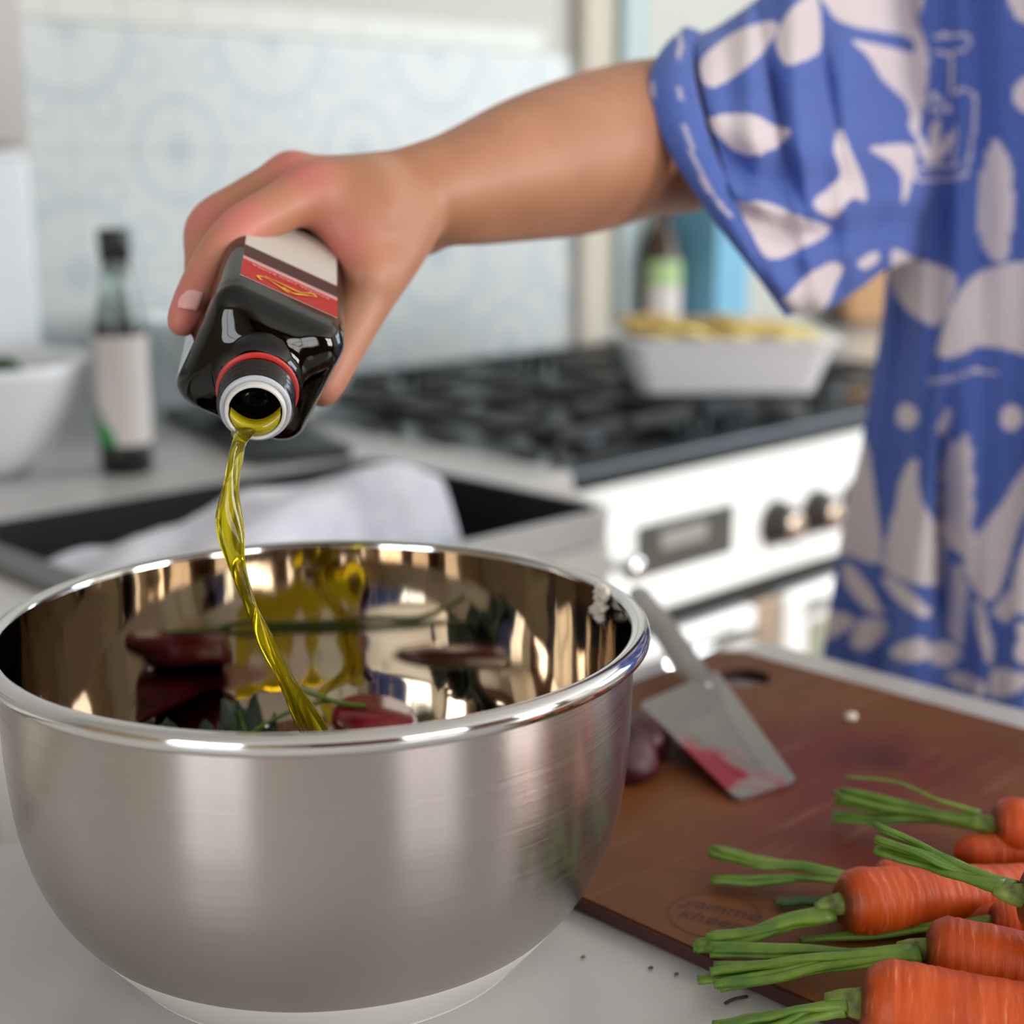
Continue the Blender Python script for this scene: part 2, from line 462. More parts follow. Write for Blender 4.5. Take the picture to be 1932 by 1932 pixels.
sk = empty('sink', (.86, 1.17, -.22), 'black undermount kitchen sink with rounded corners', 'sink')
inner = rounded_poly(SX0 + .0012, SX1 - .0012, SY0 + .0012, SY1 - .0012, .029)
lip = rounded_poly(SX0 + .0006, SX1 - .0006, SY0 + .0006, SY1 - .0006, .0295)
outer = rounded_poly(SX0 - .012, SX1 + .008, SY0 - .012, SY1 + .012, .035)
n = len(inner)
off = np.array(sk.location)
V = [(p[0], p[1], -.001) for p in lip] + [(p[0], p[1], -.001) for p in inner]
bot = rounded_poly(SX0 + .012, SX1 - .012, SY0 + .012, SY1 - .012, .04)
V += [(p[0], p[1], -.20) for p in bot] + [(p[0], p[1], -.215) for p in lip]
Fc = []
for i in range(n):
    j = (i + 1) % n
    Fc += [(i, j, n + j, n + i), (n + i, n + j, 2 * n + j, 2 * n + i), (i, 3 * n + i, 3 * n + j, j)]
Fc += [tuple(range(2 * n, 3 * n)), tuple(range(4 * n - 1, 3 * n - 1, -1))]
mesh_obj('basin', np.array(V) - off, Fc, M['sink'], sk)
Vd, Fd = lathe([(0.0001, .004), (.03, .004), (.042, .002), (.043, 0)], 32, (0, 0, .0205))
mesh_obj('drain', Vd, Fd, M['chrome'], sk, True)
# grey drying mat at the sink's left end
mt = slab_obj('drying_mat', rounded_poly(.562, .601, 1.0, 1.40, .012), [], .0005, .008, M['slate'], bev=.002)
tag(mt, 'grey drying mat on the worktop left of the sink', 'mat')

# towel heaped in the sink, draped over its near half
def towel():
    nx, ny = 110, 80
    V = []
    xs = np.linspace(.607, .985, nx); ys = np.linspace(.985, 1.215, ny)
    def sm(a, b, v): t = min(max((v - a) / (b - a), 0), 1); return t * t * (3 - 2 * t)
    for x in xs:
        top = -.002 + .057 * sm(.60, .86, x) - .012 * sm(.90, .97, x)
        yb = 1.205 - .10 * sm(.58, .9, x)
        for y in ys:
            h = top
            h -= (top + .15) * sm(yb - .012, yb + .03, y)             # falls into the sink behind
            h -= .09 * sm(1.06, 1.01, y) * sm(.7, .85, x)            # near face
            e = sm(.96, .984, x)
            h = h * (1 - e) + (-.16) * e if h > -.16 else h
            wv = noise.noise((x * 16, y * 22, 1.3)) * .012 + noise.noise((x * 40 + y * 30, y * 12, 4.1)) * .005
            h += wv * (1 - e)
            V.append((x + noise.noise((y * 20, x * 9, 8)) * .006 * e, y, max(h, -.185)))
    Fc = [(i * ny + j, (i + 1) * ny + j, (i + 1) * ny + j + 1, i * ny + j + 1) for i in range(nx - 1) for j in range(ny - 1)]
    o = mesh_obj('towel', V, Fc, M['towel'], None, True)
    md = o.modifiers.new('s', 'SOLIDIFY'); md.thickness = .004
    return tag(o, 'crumpled white towel heaped in the black sink', 'towel')
towel()

# ------------------------------------------------------------------ cooker
RXL, RXR, RYF, RYB = 1.231, 2.13, 1.13, 1.80
ck = empty('range_cooker', (1.68, 1.45, RZ0), 'wide white range cooker with black gas hob', 'cooker')
def cbx(name, b, m, bev=0.0, parent=ck, smooth=False):
    o = box_obj(name, b, m, ck, bev, smooth)
    if parent is not ck:
        o.parent = parent
    return o
cbx('oven_body', (RXL + .004, RXR - .004, RYF + .035, RYB, RZ0 + .08, -.03), M['enamel'])
cbx('plinth', (RXL + .02, RXR - .02, RYF + .06, RYB, RZ0, RZ0 + .08), M['gap'])
cbx('hob_plate', (RXL, RXR, RYF + .05, RYB, -.03, -.004), M['hob'], .003)
cbx('front_strip', (RXL, RXR, RYF, RYF + .05, -.03, -.001), M['steel_dark'], .004)
# rounded white rail under the hob edge
prof = [(RYF + .04, -.03)] + [(RYF + .012 - .012 * math.sin(a), -.015 - .012 * (1 - math.cos(a))) for a in np.linspace(0, PI / 2, 8)] + [(RYF, -.062), (RYF + .006, -.068), (RYF + .04, -.068)]
V = []; 
for x in (RXL, RXR):
    for y, z in prof: V.append((x - 1.68, y - 1.45, z - RZ0))
k = len(prof)
mesh_obj('front_rail', V, [(i, i + 1, k + i + 1, k + i) for i in range(k - 1)] + [tuple(range(k)), tuple(range(2 * k - 1, k - 1, -1))], M['enamel'], ck)
PN = cbx('control_panel', (RXL, RXR, RYF + .004, RYF + .035, -.198, -.068), M['enamel'], .004)
cbx('gap_strip', (RXL + .01, RXR - .01, RYF + .02, RYF + .036, -.232, -.198), M['gap'])
DS = cbx('display', (1.345, 1.533, RYF, RYF + .006, -.150, -.085), M['display'], .002)
cbx('digits', (1.385, 1.475, RYF - .0012, RYF + .001, -.120, -.098), M['display_lit'], 0, DS)
def lathe_y(prof, n, c):
    V, Fc = lathe(prof, n)
    return [(c[0] + x, c[1] - z, c[2] + y) for x, y, z in V], Fc
kprof = [(.0001, 0), (.031, 0), (.031, .010), (.026, .014), (.024, .032), (.021, .036), (.0001, .036)]
for i in range(6):
    x = 1.626 + .094 * i - 1.68
    V, Fc = lathe_y(kprof, 28, (x, RYF + .004 - 1.45, -.126 - RZ0))
    kn = mesh_obj('knob', V, Fc, M['knob'], ck, True)
    V, Fc = lathe_y([(.0001, .0365), (.016, .0365), (.017, .034)], 24, (x, RYF + .004 - 1.45, -.126 - RZ0))
    mesh_obj('knob_face', V, Fc, M['knob_face'], kn, True)
V, Fc = lathe_y([(.0001, 0), (.008, 0), (.008, .03), (.016, .032), (.016, .045), (.010, .052), (.0001, .052)], 24, (1.29 - 1.68, RYF + .004 - 1.45, -.118 - RZ0))
mesh_obj('rail_knob', V, Fc, M['chrome'], ck, True)
# oven doors
for x0, x1 in ((RXL + .004, 1.600), (1.665, RXR - .004)):
    d = cbx('oven_door', (x0, x1, RYF + .006, RYF + .034, RZ0 + .1, -.236), M['enamel'], .008)
    cbx('oven_window', (x0 + .055, x1 - .055, RYF + .003, RYF + .008, RZ0 + .18, -.285), M['oven_glass'], .002, d)
    cx = (x0 + x1) / 2
    V, Fc = tube([at_ - np.array([1.68, 1.45, RZ0]) for at_ in (np.array([x0 + .05, RYF - .028, -.255]), np.array([x1 - .05, RYF - .028, -.255]))], .009, 14)
    h = [(V, Fc)]
    for xx in (x0 + .07, x1 - .07):
        h.append(tube([np.array([xx, RYF - .028, -.255]) - np.array([1.68, 1.45, RZ0]), np.array([xx, RYF + .01, -.255]) - np.array([1.68, 1.45, RZ0])], .006, 10))
    V, Fc = merge(h); mesh_obj('handle', V, Fc, M['chrome'], d, True)
cbx('door_divider', (1.602, 1.663, RYF + .012, RYF + .034, RZ0 + .1, -.236), M['knob_face'], .002)
# burners and pan supports
off = np.array([1.68, 1.45, RZ0])
for (x, y, r) in ((1.40, 1.30, .042), (1.40, 1.62, .036), (1.68, 1.46, .058), (1.96, 1.30, .036), (1.96, 1.62, .042)):
    V, Fc = lathe([(.0001, 0), (r * 1.25, 0), (r * 1.2, .006), (r, .008), (r, .014), (.0001, .014)], 32, np.array([x, y, -.004]) - off)
    b_ = mesh_obj('burner', V, Fc, M['steel_dark'], ck, True)
    V, Fc = lathe([(.0001, .0205), (r * .8, .0205), (r * .88, .018), (r * .88, .0141)], 32, np.array([x, y, -.004]) - off)
    mesh_obj('burner_cap', V, Fc, M['iron'], b_, True)
for gx in (1.40, 1.68, 1.96):
    bm = bmesh.new()
    x0, x1, y0, y1, zt, t = gx - .132, gx + .132, 1.195, 1.765, .032, .011
    for b in ((x0, x1, y0, y0 + t), (x0, x1, y1 - t, y1), (x0, x0 + t, y0, y1), (x1 - t, x1, y0, y1), (x0, x1, (y0 + y1) / 2 - t / 2, (y0 + y1) / 2 + t / 2)):
        box(bm, *b, zt - .014, zt, bev=.002)
    for cy in (1.32, 1.62):
        for s in (-1, 1):
            box(bm, gx - t / 2, gx + t / 2, cy + s * .03, cy + s * .135, zt - .014, zt + .002, bev=.002)
            box(bm, gx + s * .03, gx + s * .128, cy - t / 2, cy + t / 2, zt - .014, zt + .002, bev=.002)
    for x in (x0, x1 - t):
        for y in (y0, y1 - t, (y0 + y1) / 2): box(bm, x, x + t, y, y + t, -.003, zt - .01)
    for v in bm.verts: v.co -= Vector(off)
    bm_obj('pan_support', bm, M['iron'], ck)

# ------------------------------------------------------------------ things on the hob and the back worktop
# oblong baking dish full of sliced potatoes
dc = (np.array(onz(1372, 742, .034)) + np.array([.0, .0, 0]))
M['potato'] = mat('roast_potato', 'D8BE63', 0.45); noise_mix(M['potato'], 'C4831C', 'DFD384', 18, lo=.35, hi=.6)
DA = math.atan2(-1, 1) + .03      # long side faces the camera
dish = empty('baking_dish', (dc[0] + .05, dc[1] + .05, .034), 'white ceramic oblong baking dish on the right side of the hob', 'dish')
dish.rotation_euler = (0, 0, DA)
def dish_mesh():
    def ring(a, b, r, z): return [(p[0], p[1], z) for p in rounded_poly(-a, a, -b, b, r, 6)]
    R = [ring(.118, .070, .02, 0), ring(.120, .072, .022, .004), ring(.142, .092, .026, .068), ring(.150, .098, .028, .070), ring(.150, .098, .028, .075), ring(.138, .088, .024, .075), ring(.117, .069, .02, .008)]
    n = len(R[0]); V = [v for r in R for v in r]; Fc = [tuple(range(n))[::-1]]
    for k in range(len(R) - 1):
        for i in range(n): Fc.append((k * n + i, k * n + (i + 1) % n, (k + 1) * n + (i + 1) % n, (k + 1) * n + i))
    Fc.append(tuple((len(R) - 1) * n + i for i in range(n)))
    return V, Fc
V, Fc = dish_mesh(); mesh_obj('dish_body', V, Fc, M['ceramic'], dish)
rng = random.Random(4)
sl = None
for i in range(14):
    cx = -.100 + .200 * (i % 7) / 6; cy = (-.040, .040)[i // 7]
    if sl is None:
        V, Fc = lathe([(.0001, .006), (.040, .0055), (.045, .002), (.045, -.002), (.040, -.0055), (.0001, -.006)], 20)
        o = mesh_obj('potato_slice', V, Fc, M['potato'], None, True); sl = o.data
    else:
        o = bpy.data.objects.new('potato_slice', sl); COL.objects.link(o)
    R_ = Matrix.Rotation(DA, 4, 'Z')
    o.location = Vector(dish.location) + R_ @ Vector((cx, cy + rng.uniform(-.006, .006), .079 + .007 * math.sin(i * 1.9)))
    o.rotation_euler = (rng.uniform(-.12, .12), rng.uniform(.14, .22), DA + rng.uniform(-.2, .2))
    row = ('front', 'back')[i // 7]; k = i % 7
    tag(o, ('golden potato slice at the left end of the %s row in the dish' % row) if k == 0 else ('golden potato slice at the right end of the %s row in the dish' % row) if k == 6 else 'golden potato slice %s from the left in the %s row of the dish' % (('', 'second', 'third', 'fourth', 'fifth', 'sixth')[k], row), 'potato', 'potato slices in the baking dish')

# tall bottle with pale label
KB = .94
bt = empty('sauce_bottle', tuple(onz(240, 889, 0)), 'tall clear bottle with black cap and pale label on the worktop', 'bottle')
V, Fc = lathe([(.0001, 0), (.026, 0), (.029, .004), (.029, .165), (.026, .185), (.0165, .225), (.0145, .262), (.0001, .262)], 40)
mesh_obj('glass', V, Fc, M['clear'], bt, True); bt.scale = (1, 1, KB)
V, Fc = lathe([(.0001, .003), (.0255, .003), (.0262, .03), (.0262, .176), (.0001, .178)], 40); M['sauce'] = mat('dark_sauce', '15120E', 0.3)
mesh_obj('sauce', V, Fc, M['sauce'], bt, True)
V, Fc = lathe([(.0296, .036), (.0296, .164)], 40); mesh_obj('label', V, Fc, M['label_w'], bt, True)
V = [(.0299 * math.cos(a), .0299 * math.sin(a), z) for a in np.linspace(PI * .92, PI * 1.22, 8) for z in (.036, .085)]
mesh_obj('label_print', [(v[0], v[1], v[2] if i % 2 == 0 else .036 + .05 * (1 - (i // 2) / 9)) for i, v in enumerate(V)], [(2 * i, 2 * i + 2, 2 * i + 3, 2 * i + 1) for i in range(7)], M['green'], bt)
V, Fc = lathe([(.0162, .252), (.0175, .254), (.0175, .284), (.016, .286), (.0001, .286)], 32); mesh_obj('cap', V, Fc, M['blackplastic'], bt, True)

# big white serving bowl at the left edge
def bowl_thing(name, loc, R, H, base, m, label, cat, th=.005):
    e = empty(name, loc, label, cat)
    pr_ = [(.0001, .0)] + [(base, 0)] + [(base + (R - base) * t ** .85, H * t ** 1.45) for t in np.linspace(.08, 1, 14)]
    inn = [(max(r - th, .0001), z + (th if i < len(pr_) - 2 else .0)) for i, (r, z) in enumerate(pr_)][::-1]
    V, Fc = lathe(pr_ + inn, 64); mesh_obj('bowl_body', V, Fc, m, e, True)
    return e
p = (.745, 1.60, 0)
sb = bowl_thing('serving_bowl', (p[0], p[1], 0), .135, .128, .05, M['ceramic'], 'large white serving bowl at the left edge of the back worktop', 'bowl')
M['leaf'] = mat('green_leaf', '3F6B2A', 0.5)
V, Fc = [], []
for i in range(9):
    for j in range(7):
        u, v = i / 8, (j / 6 - .5)
        V.append((-.07 + .14 * u, v * .10 * math.sin(PI * (u * .9 + .05)), .02 * math.sin(u * 5) + abs(v) * .04))
Fc = [(i * 7 + j, i * 7 + 7 + j, i * 7 + 8 + j, i * 7 + j + 1) for i in range(8) for j in range(6)]
lf = mesh_obj('salad_leaf', V, Fc, M['leaf'], None, True); lf.location = (p[0] + .01, p[1] - .01, .095); lf.rotation_euler = (0, 0, .6)
lf.modifiers.new('s', 'SOLIDIFY').thickness = .0015
tag(lf, 'green salad leaf lying in the large white serving bowl', 'leaf')
# pale bowl on the worktop beside the hob (behind the poured bottle)
M['griddle'] = mat('black_griddle', '1A1B1D', 0.4)
ca, sa = math.cos(-.296), math.sin(-.296)
def gr(x, y): return (.987 + x * ca - y * sa, 1.402 + x * sa + y * ca)
gd = slab_obj('griddle_tray', [gr(*q) for q in rounded_poly(0, .125, 0, .40, .015, 4)], [], .0005, .013, M['griddle'], bev=.002)
tag(gd, 'flat black griddle tray on the worktop between sink and hob', 'tray')
bowl_thing('mixing_bowl', (1.16, 1.62, .0135), .155, .135, .055, M['ceramic_blue'], 'pale aqua bowl on the black tray behind the pouring hand', 'bowl')
# white canister and wall cupboard at the far left
cn = empty('canister', (.925, 1.79, 0), 'white canister standing at the left under the wall cupboard', 'canister')
p = at(72, 640, 1.85)
bm = bmesh.new(); box(bm, -.26, 0, -.035, .035, 0, .345, bev=.012); o = bm_obj('canister_body', bm, mat('matt_white', 'DDE3E8', .5), cn)
bm = bmesh.new(); box(bm, -.255, -.005, -.03, .03, .3455, .355, bev=.004); bm_obj('lid', bm, M['ceramic'], cn)
cu = empty('wall_cupboard', (.3, 1.7, .40), 'grey-white wall cupboard at the top left corner', 'cupboard')
M['cup'] = mat('cupboard_paint', 'B9B4B1', .5)
box_obj('carcass', (-.40, .832, 1.585, 1.834, .352, 1.2), M['cup'], cu)
for x0, x1 in ((-.398, .20), (.206, .812)): box_obj('door', (x0, x1, 1.56, 1.583, .357, 1.19), M['cup'], cu, bev=.004)

# things at the right end of the hob
def bottle2():
    b = empty('oil_bottle', (2.155 + .02, 1.79, 0), 'dark brown bottle with a white and lime label right of the hob', 'bottle')
    V, Fc = lathe([(.0001, 0), (.036, 0), (.038, .005), (.038, .17), (.03, .20), (.014, .235), (.014, .28), (.0001, .28)], 36); mesh_obj('glass', V, Fc, M['brown_glass'], b, True)
    V = [(.0386 * math.cos(a), .0386 * math.sin(a), z) for a in np.linspace(PI * 1.02, PI * 1.95, 14) for z in (.03, .12, .165)]
    A = [v for k, v in enumerate(V) if k % 3 < 2]; B = [v for k, v in enumerate(V) if k % 3 > 0]
    for nm, W_, m in (('label', A, M['label_w']), ('label_print', B, M['lime'])):
        mesh_obj(nm, W_, [(2 * i, 2 * i + 2, 2 * i + 3, 2 * i + 1) for i in range(13)], m, b, True)
    V, Fc = lathe([(.0145, .27), (.0155, .271), (.0155, .3), (.0001, .301)], 24); mesh_obj('cap', V, Fc, M['blackplastic'], b, True)
bottle2()
bx_ = empty('recipe_box', (2.29, 1.75, 0), 'sky blue box file standing right of the brown bottle', 'box')
bm = bmesh.new(); box(bm, -.05, .05, -.04, .08, 0, .33, bev=.003); bm_obj('box_body', bm, M['blue'], bx_)
bm = bmesh.new(); box(bm, -.048, .048, -.0415, .0, .3301, .345, bev=.003); bm_obj('lid', bm, M['blue'], bx_)
bd = slab_obj('bread_board', rounded_poly(-.18, .18, -.11, .11, .03), [], 0, .022, M['tan'], bev=.003)
bd.rotation_euler = (PI / 2 - .16, 0, 0); bd.location = (2.92, 1.775, .115)
tag(bd, 'tan wooden board leaning on the wall past the blue sleeve', 'board')

# ------------------------------------------------------------------ island
IX1, IY1 = 0.872, 0.613
isl = empty('kitchen_island', (.1, .1, RZ0), 'white kitchen island with pale stone top in the foreground', 'island')
V, Fc = plate([(IX1, -.32), (IX1, IY1 - .006), (IX1 - .006, IY1), (-.95, IY1 + .25), (-.95, -.32)], [], -.03, 0)
bm = bmesh.new(); vs = [bm.verts.new(np.array(v) - [.1, .1, RZ0]) for v in V]
for f in Fc: bm.faces.new([vs[i] for i in f])
bmesh.ops.recalc_face_normals(bm, faces=bm.faces)
bmesh.ops.bevel(bm, geom=[e for e in bm.edges if e.calc_face_angle(0) > 1.0], offset=.003, segments=2, affect='EDGES')
bm_obj('stone_top', bm, M['stone'], isl)
box_obj('island_body', (-.9, IX1 - .09, -.28, IY1 - .05, RZ0, -.0301), M['cab'], isl)

# ------------------------------------------------------------------ steel mixing bowl
BC = np.array([.3837, .5001, 0])
BR = 0.140
M['brushed'] = mat('brushed_steel', 'B4ACA7', 0.24, 1.0, Anisotropic=0.8, Anisotropic_Rotation=0.25)
N, L, b = nodes(M['brushed'])
tc = N.new('ShaderNodeTexCoord'); mp = N.new('ShaderNodeMapping'); mp.inputs['Scale'].default_value = (.8, .8, 420)
L.new(tc.outputs['Object'], mp.inputs[0])
nz = N.new('ShaderNodeTexNoise'); nz.inputs['Scale'].default_value = 3; nz.inputs['Detail'].default_value = 3; L.new(mp.outputs[0], nz.inputs[0])
mr = N.new('ShaderNodeMapRange'); mr.inputs[3].default_value = .16; mr.inputs[4].default_value = .32
L.new(nz.outputs['Fac'], mr.inputs[0]); L.new(mr.outputs[0], b.inputs['Roughness'])
bp = N.new('ShaderNodeBump'); bp.inputs['Strength'].default_value = .04; bp.inputs['Distance'].default_value = .0006
L.new(nz.outputs['Fac'], bp.inputs['Height']); L.new(bp.outputs[0], b.inputs['Normal'])
tg = N.new('ShaderNodeTangent'); tg.direction_type = 'RADIAL'; tg.axis = 'Z'; L.new(tg.outputs[0], b.inputs['Tangent'])
M['polished'] = mat('polished_steel', 'C9BFB2', 0.045, 1.0)
N, L, b = nodes(M['polished'])
tc = N.new('ShaderNodeTexCoord'); mp = N.new('ShaderNodeMapping'); mp.inputs['Scale'].default_value = (22, 22, 2)
L.new(tc.outputs['Object'], mp.inputs[0])
nz = N.new('ShaderNodeTexNoise'); nz.inputs['Scale'].default_value = 1.0; nz.inputs['Detail'].default_value = 1; L.new(mp.outputs[0], nz.inputs[0])
bp = N.new('ShaderNodeBump'); bp.inputs['Strength'].default_value = .25; bp.inputs['Distance'].default_value = .004
L.new(nz.outputs['Fac'], bp.inputs['Height']); L.new(bp.outputs[0], b.inputs['Normal'])
M['silicone'] = mat('white_silicone', 'D9D6CF', 0.5)
BH = .145
out_p = spline([(.088, .010), (.098, .0155), (.110, .026), (.121, .043), (.1285, .066), (.1318, .092), (.1328, .118), (.1330, BH - .005)], 60)
in_p = spline([(.0001, .012), (.05, .012), (.080, .0135), (.097, .0185), (.109, .029), (.1195, .046), (.1270, .068), (.1302, .093), (.1312, .118), (.1316, BH - .001)], 70)
rim_p = [(.1316, BH - .001), (.1322, BH + .0010), (.1345, BH + .0022), (.1375, BH + .0018), (.1395, BH + .0002), (BR, BH - .0022), (.1394, BH - .0046), (.1375, BH - .0058), (.1350, BH - .0056), (.1330, BH - .005)]
rim_p = spline(rim_p, 40)
bw = empty('steel_bowl', tuple(BC), 'large brushed steel mixing bowl with white base in the foreground', 'bowl')
bw.scale = (1.012, 1.012, 1.0)
for nm, pr_, m in (('brushed_outside', out_p, 'brushed'), ('polished_inside', in_p, 'polished'), ('rolled_rim', rim_p, 'chrome')):
    V, Fc = lathe([tuple(q) for q in pr_], 160)
    if nm == 'polished_inside': Fc = [f[::-1] for f in Fc]
    if nm == 'rolled_rim': Fc = [f[::-1] for f in Fc]
    mesh_obj(nm, V, Fc, M[m], bw, True)
sil = spline([(.0001, .0), (.06, .0), (.086, .0), (.0895, .0018), (.099, .0125), (.1075, .0228), (.1082, .0245), (.1068, .0240), (.098, .0145), (.086, .008), (.05, .006), (.0001, .006)], 60)
V, Fc = lathe([(max(q[0], .0001), max(q[1], 0)) for q in sil], 128); mesh_obj('silicone_base', V, Fc, M['silicone'], bw, True)

# ------------------------------------------------------------------ chopping board
BZ = .0085
M['board'] = mat('brown_board', '7A4A2E', 0.55, Specular_IOR_Level=.35)
cr = noise_mix(M['board'], '68380F', '7A461E', 9, (1, 1, 1), 5, .3, .7, bump=.12, bscale=260, dist=.001)
N, L, b = nodes(M['board'])
tc = N.new('ShaderNodeTexCoord')
def spot(px, py, rad, col, prev, amt, nscale=30):
    q = onz(px, py, BZ)
    sub = N.new('ShaderNodeVectorMath'); sub.operation = 'DISTANCE'; sub.inputs[1].default_value = tuple(q)
    L.new(tc.outputs['Object'], sub.inputs[0])
    nz = N.new('ShaderNodeTexNoise'); nz.inputs['Scale'].default_value = nscale; nz.inputs['Detail'].default_value = 4; L.new(tc.outputs['Object'], nz.inputs[0])
    a = N.new('ShaderNodeMath'); a.operation = 'MULTIPLY_ADD'; a.inputs[1].default_value = rad * 1.4; a.inputs[2].default_value = -rad * .7; L.new(nz.outputs['Fac'], a.inputs[0])
    s = N.new('ShaderNodeMath'); s.operation = 'ADD'; L.new(sub.outputs['Value'], s.inputs[0]); L.new(a.outputs[0], s.inputs[1])
    mr = N.new('ShaderNodeMapRange'); mr.inputs[1].default_value = rad; mr.inputs[2].default_value = rad * .2; mr.inputs[3].default_value = 0; mr.inputs[4].default_value = amt; L.new(s.outputs[0], mr.inputs[0])
    mx = N.new('ShaderNodeMix'); mx.data_type = 'RGBA'; L.new(mr.outputs[0], mx.inputs['Factor']); L.new(prev, mx.inputs['A']); mx.inputs['B'].default_value = lin(col)
    return mx.outputs['Result']
prev = cr.outputs[0]
for a in ((1560, 1450, .11, '66181A', .95), (1500, 1570, .09, '6A2018', .8), (1640, 1425, .03, '4A0E14', .9, 60), (1250, 1500, .07, '7E4A1C', .8)): 
    prev = spot(*a[:4], prev, a[4], *(a[5:]))
# pale flour-like smears
mp = N.new('ShaderNodeMapping'); mp.inputs['Rotation'].default_value = (0, 0, .55); mp.inputs['Scale'].default_value = (7, 75, 1); L.new(tc.outputs['Object'], mp.inputs[0])
nz = N.new('ShaderNodeTexNoise'); nz.inputs['Scale'].default_value = 1.6; nz.inputs['Detail'].default_value = 3; L.new(mp.outputs[0], nz.inputs[0])
mr = N.new('ShaderNodeMapRange'); mr.inputs[1].default_value = .58; mr.inputs[2].default_value = .78; mr.inputs[4].default_value = .28; L.new(nz.outputs['Fac'], mr.inputs[0])
mx = N.new('ShaderNodeMix'); mx.data_type = 'RGBA'; L.new(mr.outputs[0], mx.inputs['Factor']); L.new(prev, mx.inputs['A']); mx.inputs['B'].default_value = lin('A77F6C')
L.new(mx.outputs['Result'], b.inputs['Base Color'])
M['board_edge'] = mat('board_edge', '3A1A14', 0.5)
hc = onz(1404, 1277, BZ)
hole = [(hc[0] + .0165 * math.cos(a), hc[1] + .0165 * math.sin(a)) for a in np.linspace(0, 2 * PI, 28)[:-1]]
cbd = slab_obj('chopping_board', rounded_poly(.4735, .820, .085, .606, .022), [hole], .0006, BZ, M['board'], bev=.0012)
tag(cbd, 'brown wood-fibre chopping board with finger hole, under the carrots', 'board')
cbd.data.materials.append(M['board_edge'])
for pf in cbd.data.polygons:
    if abs(pf.normal.z) < .5: pf.material_index = 1
def text_mesh(name, s, size, m, parent, mtx, shear=0.0, ext=0.0):
    cu_ = bpy.data.curves.new(name, 'FONT'); cu_.body = s; cu_.size = size; cu_.align_x = 'CENTER'; cu_.shear = shear; cu_.extrude = ext; cu_.resolution_u = 3
    t = bpy.data.objects.new(name, cu_); COL.objects.link(t)
    me = bpy.data.meshes.new_from_object(t.evaluated_get(bpy.context.evaluated_depsgraph_get()))
    bpy.data.objects.remove(t); bpy.data.curves.remove(cu_)
    me.transform(mtx); me.name = name
    return finish(name, me, m, parent)
M['burn'] = mat('burnt_print', '43261A', 0.6)
lc = onz(1348, 1727, BZ)
BA = math.atan2(-1, .35)
mt_ = Matrix.Translation((lc[0], lc[1], BZ + .0002)) @ Matrix.Rotation(BA, 4, 'Z')
text_mesh('board_print', 'yamme', .0125, M['burn'], cbd, mt_ @ Matrix.Translation((0.001, .003, 0)), .2)
text_mesh('board_print', 'kheep', .0125, M['burn'], cbd, mt_ @ Matrix.Translation((0, -.0085, 0)), .2)
ringV, ringF = [], []
for i in range(48):
    a = 2 * PI * i / 48
    for r in (.0205, .0211): ringV.append((lc[0] + r * math.cos(a), lc[1] + r * math.sin(a), BZ + .0002))
ringF = [(2 * i, 2 * i + 1, (2 * i + 3) % 96, (2 * i + 2) % 96) for i in range(48)]
mesh_obj('board_print', ringV, ringF, M['burn'], cbd)

# ------------------------------------------------------------------ cleaver resting on a piece of beetroot
M['blade'] = mat('matt_blade', '9A9794', 0.38, 0.9)
N, L, b = nodes(M['blade'])
tc = N.new('ShaderNodeTexCoord'); nz = N.new('ShaderNodeTexNoise'); nz.inputs['Scale'].default_value = 45; nz.inputs['Detail'].default_value = 4; L.new(tc.outputs['Object'], nz.inputs[0])
sp = N.new('ShaderNodeVectorMath'); sp.operation = 'DISTANCE'; L.new(tc.outputs['Object'], sp.inputs[0])
mr = N.new('ShaderNodeMapRange'); mr.inputs[1].default_value = .055; mr.inputs[2].default_value = .008; mr.inputs[3].default_value = -.28; mr.inputs[4].default_value = .30; L.new(sp.outputs['Value'], mr.inputs[0])
ad = N.new('ShaderNodeMath'); ad.operation = 'ADD'; L.new(mr.outputs[0], ad.inputs[0]); L.new(nz.outputs['Fac'], ad.inputs[1])
cr = N.new('ShaderNodeValToRGB'); cr.color_ramp.elements[0].position = .5; cr.color_ramp.elements[1].position = .72
cr.color_ramp.elements[0].color = lin('A09C98'); cr.color_ramp.elements[1].color = lin('8E2234')
L.new(ad.outputs[0], cr.inputs[0]); L.new(cr.outputs[0], b.inputs['Base Color'])
mr2 = N.new('ShaderNodeMapRange'); mr2.inputs[1].default_value = .5; mr2.inputs[2].default_value = .65; mr2.inputs[3].default_value = .85; mr2.inputs[4].default_value = .1
L.new(ad.outputs[0], mr2.inputs[0]); L.new(mr2.outputs[0], b.inputs['Metallic'])
A_ = onz(1205, 1330, .030); B_ = onz(1390, 1512, .0095); C_ = onz(1503, 1476, .0100); D_ = onz(1352, 1268, .022)
kv = empty('cleaver', tuple(B_), 'grey metal cleaver with beet-stained blade lying on the board', 'knife')
blade_c = onz(1345, 1445, .018) - B_
sp.inputs[1].default_value = tuple(blade_c)
nrm = np.cross(B_ - A_, D_ - A_); nrm /= np.linalg.norm(nrm); nrm = nrm if nrm[2] > 0 else -nrm
quad = [A_, B_, C_, D_]
def rnd(quad, r, n=5):
    out = []
    for i in range(4):
        p, a, c = quad[i], quad[i - 1], quad[(i + 1) % 4]
        u = (a - p) / np.linalg.norm(a - p); v = (c - p) / np.linalg.norm(c - p)
        for t in np.linspace(0, 1, n): out.append((1 - t) ** 2 * (p + u * r) + 2 * t * (1 - t) * p + t * t * (p + v * r))
    return out
q = rnd(quad, .006)
V = [x - B_ + nrm * .0012 for x in q] + [x - B_ - nrm * .0008 for x in q]
n = len(q)
Fc = [tuple(range(n)), tuple(range(2 * n - 1, n - 1, -1))] + [(i, (i + 1) % n, n + (i + 1) % n, n + i) for i in range(n)]
mesh_obj('blade', V, Fc, M['blade'], kv)
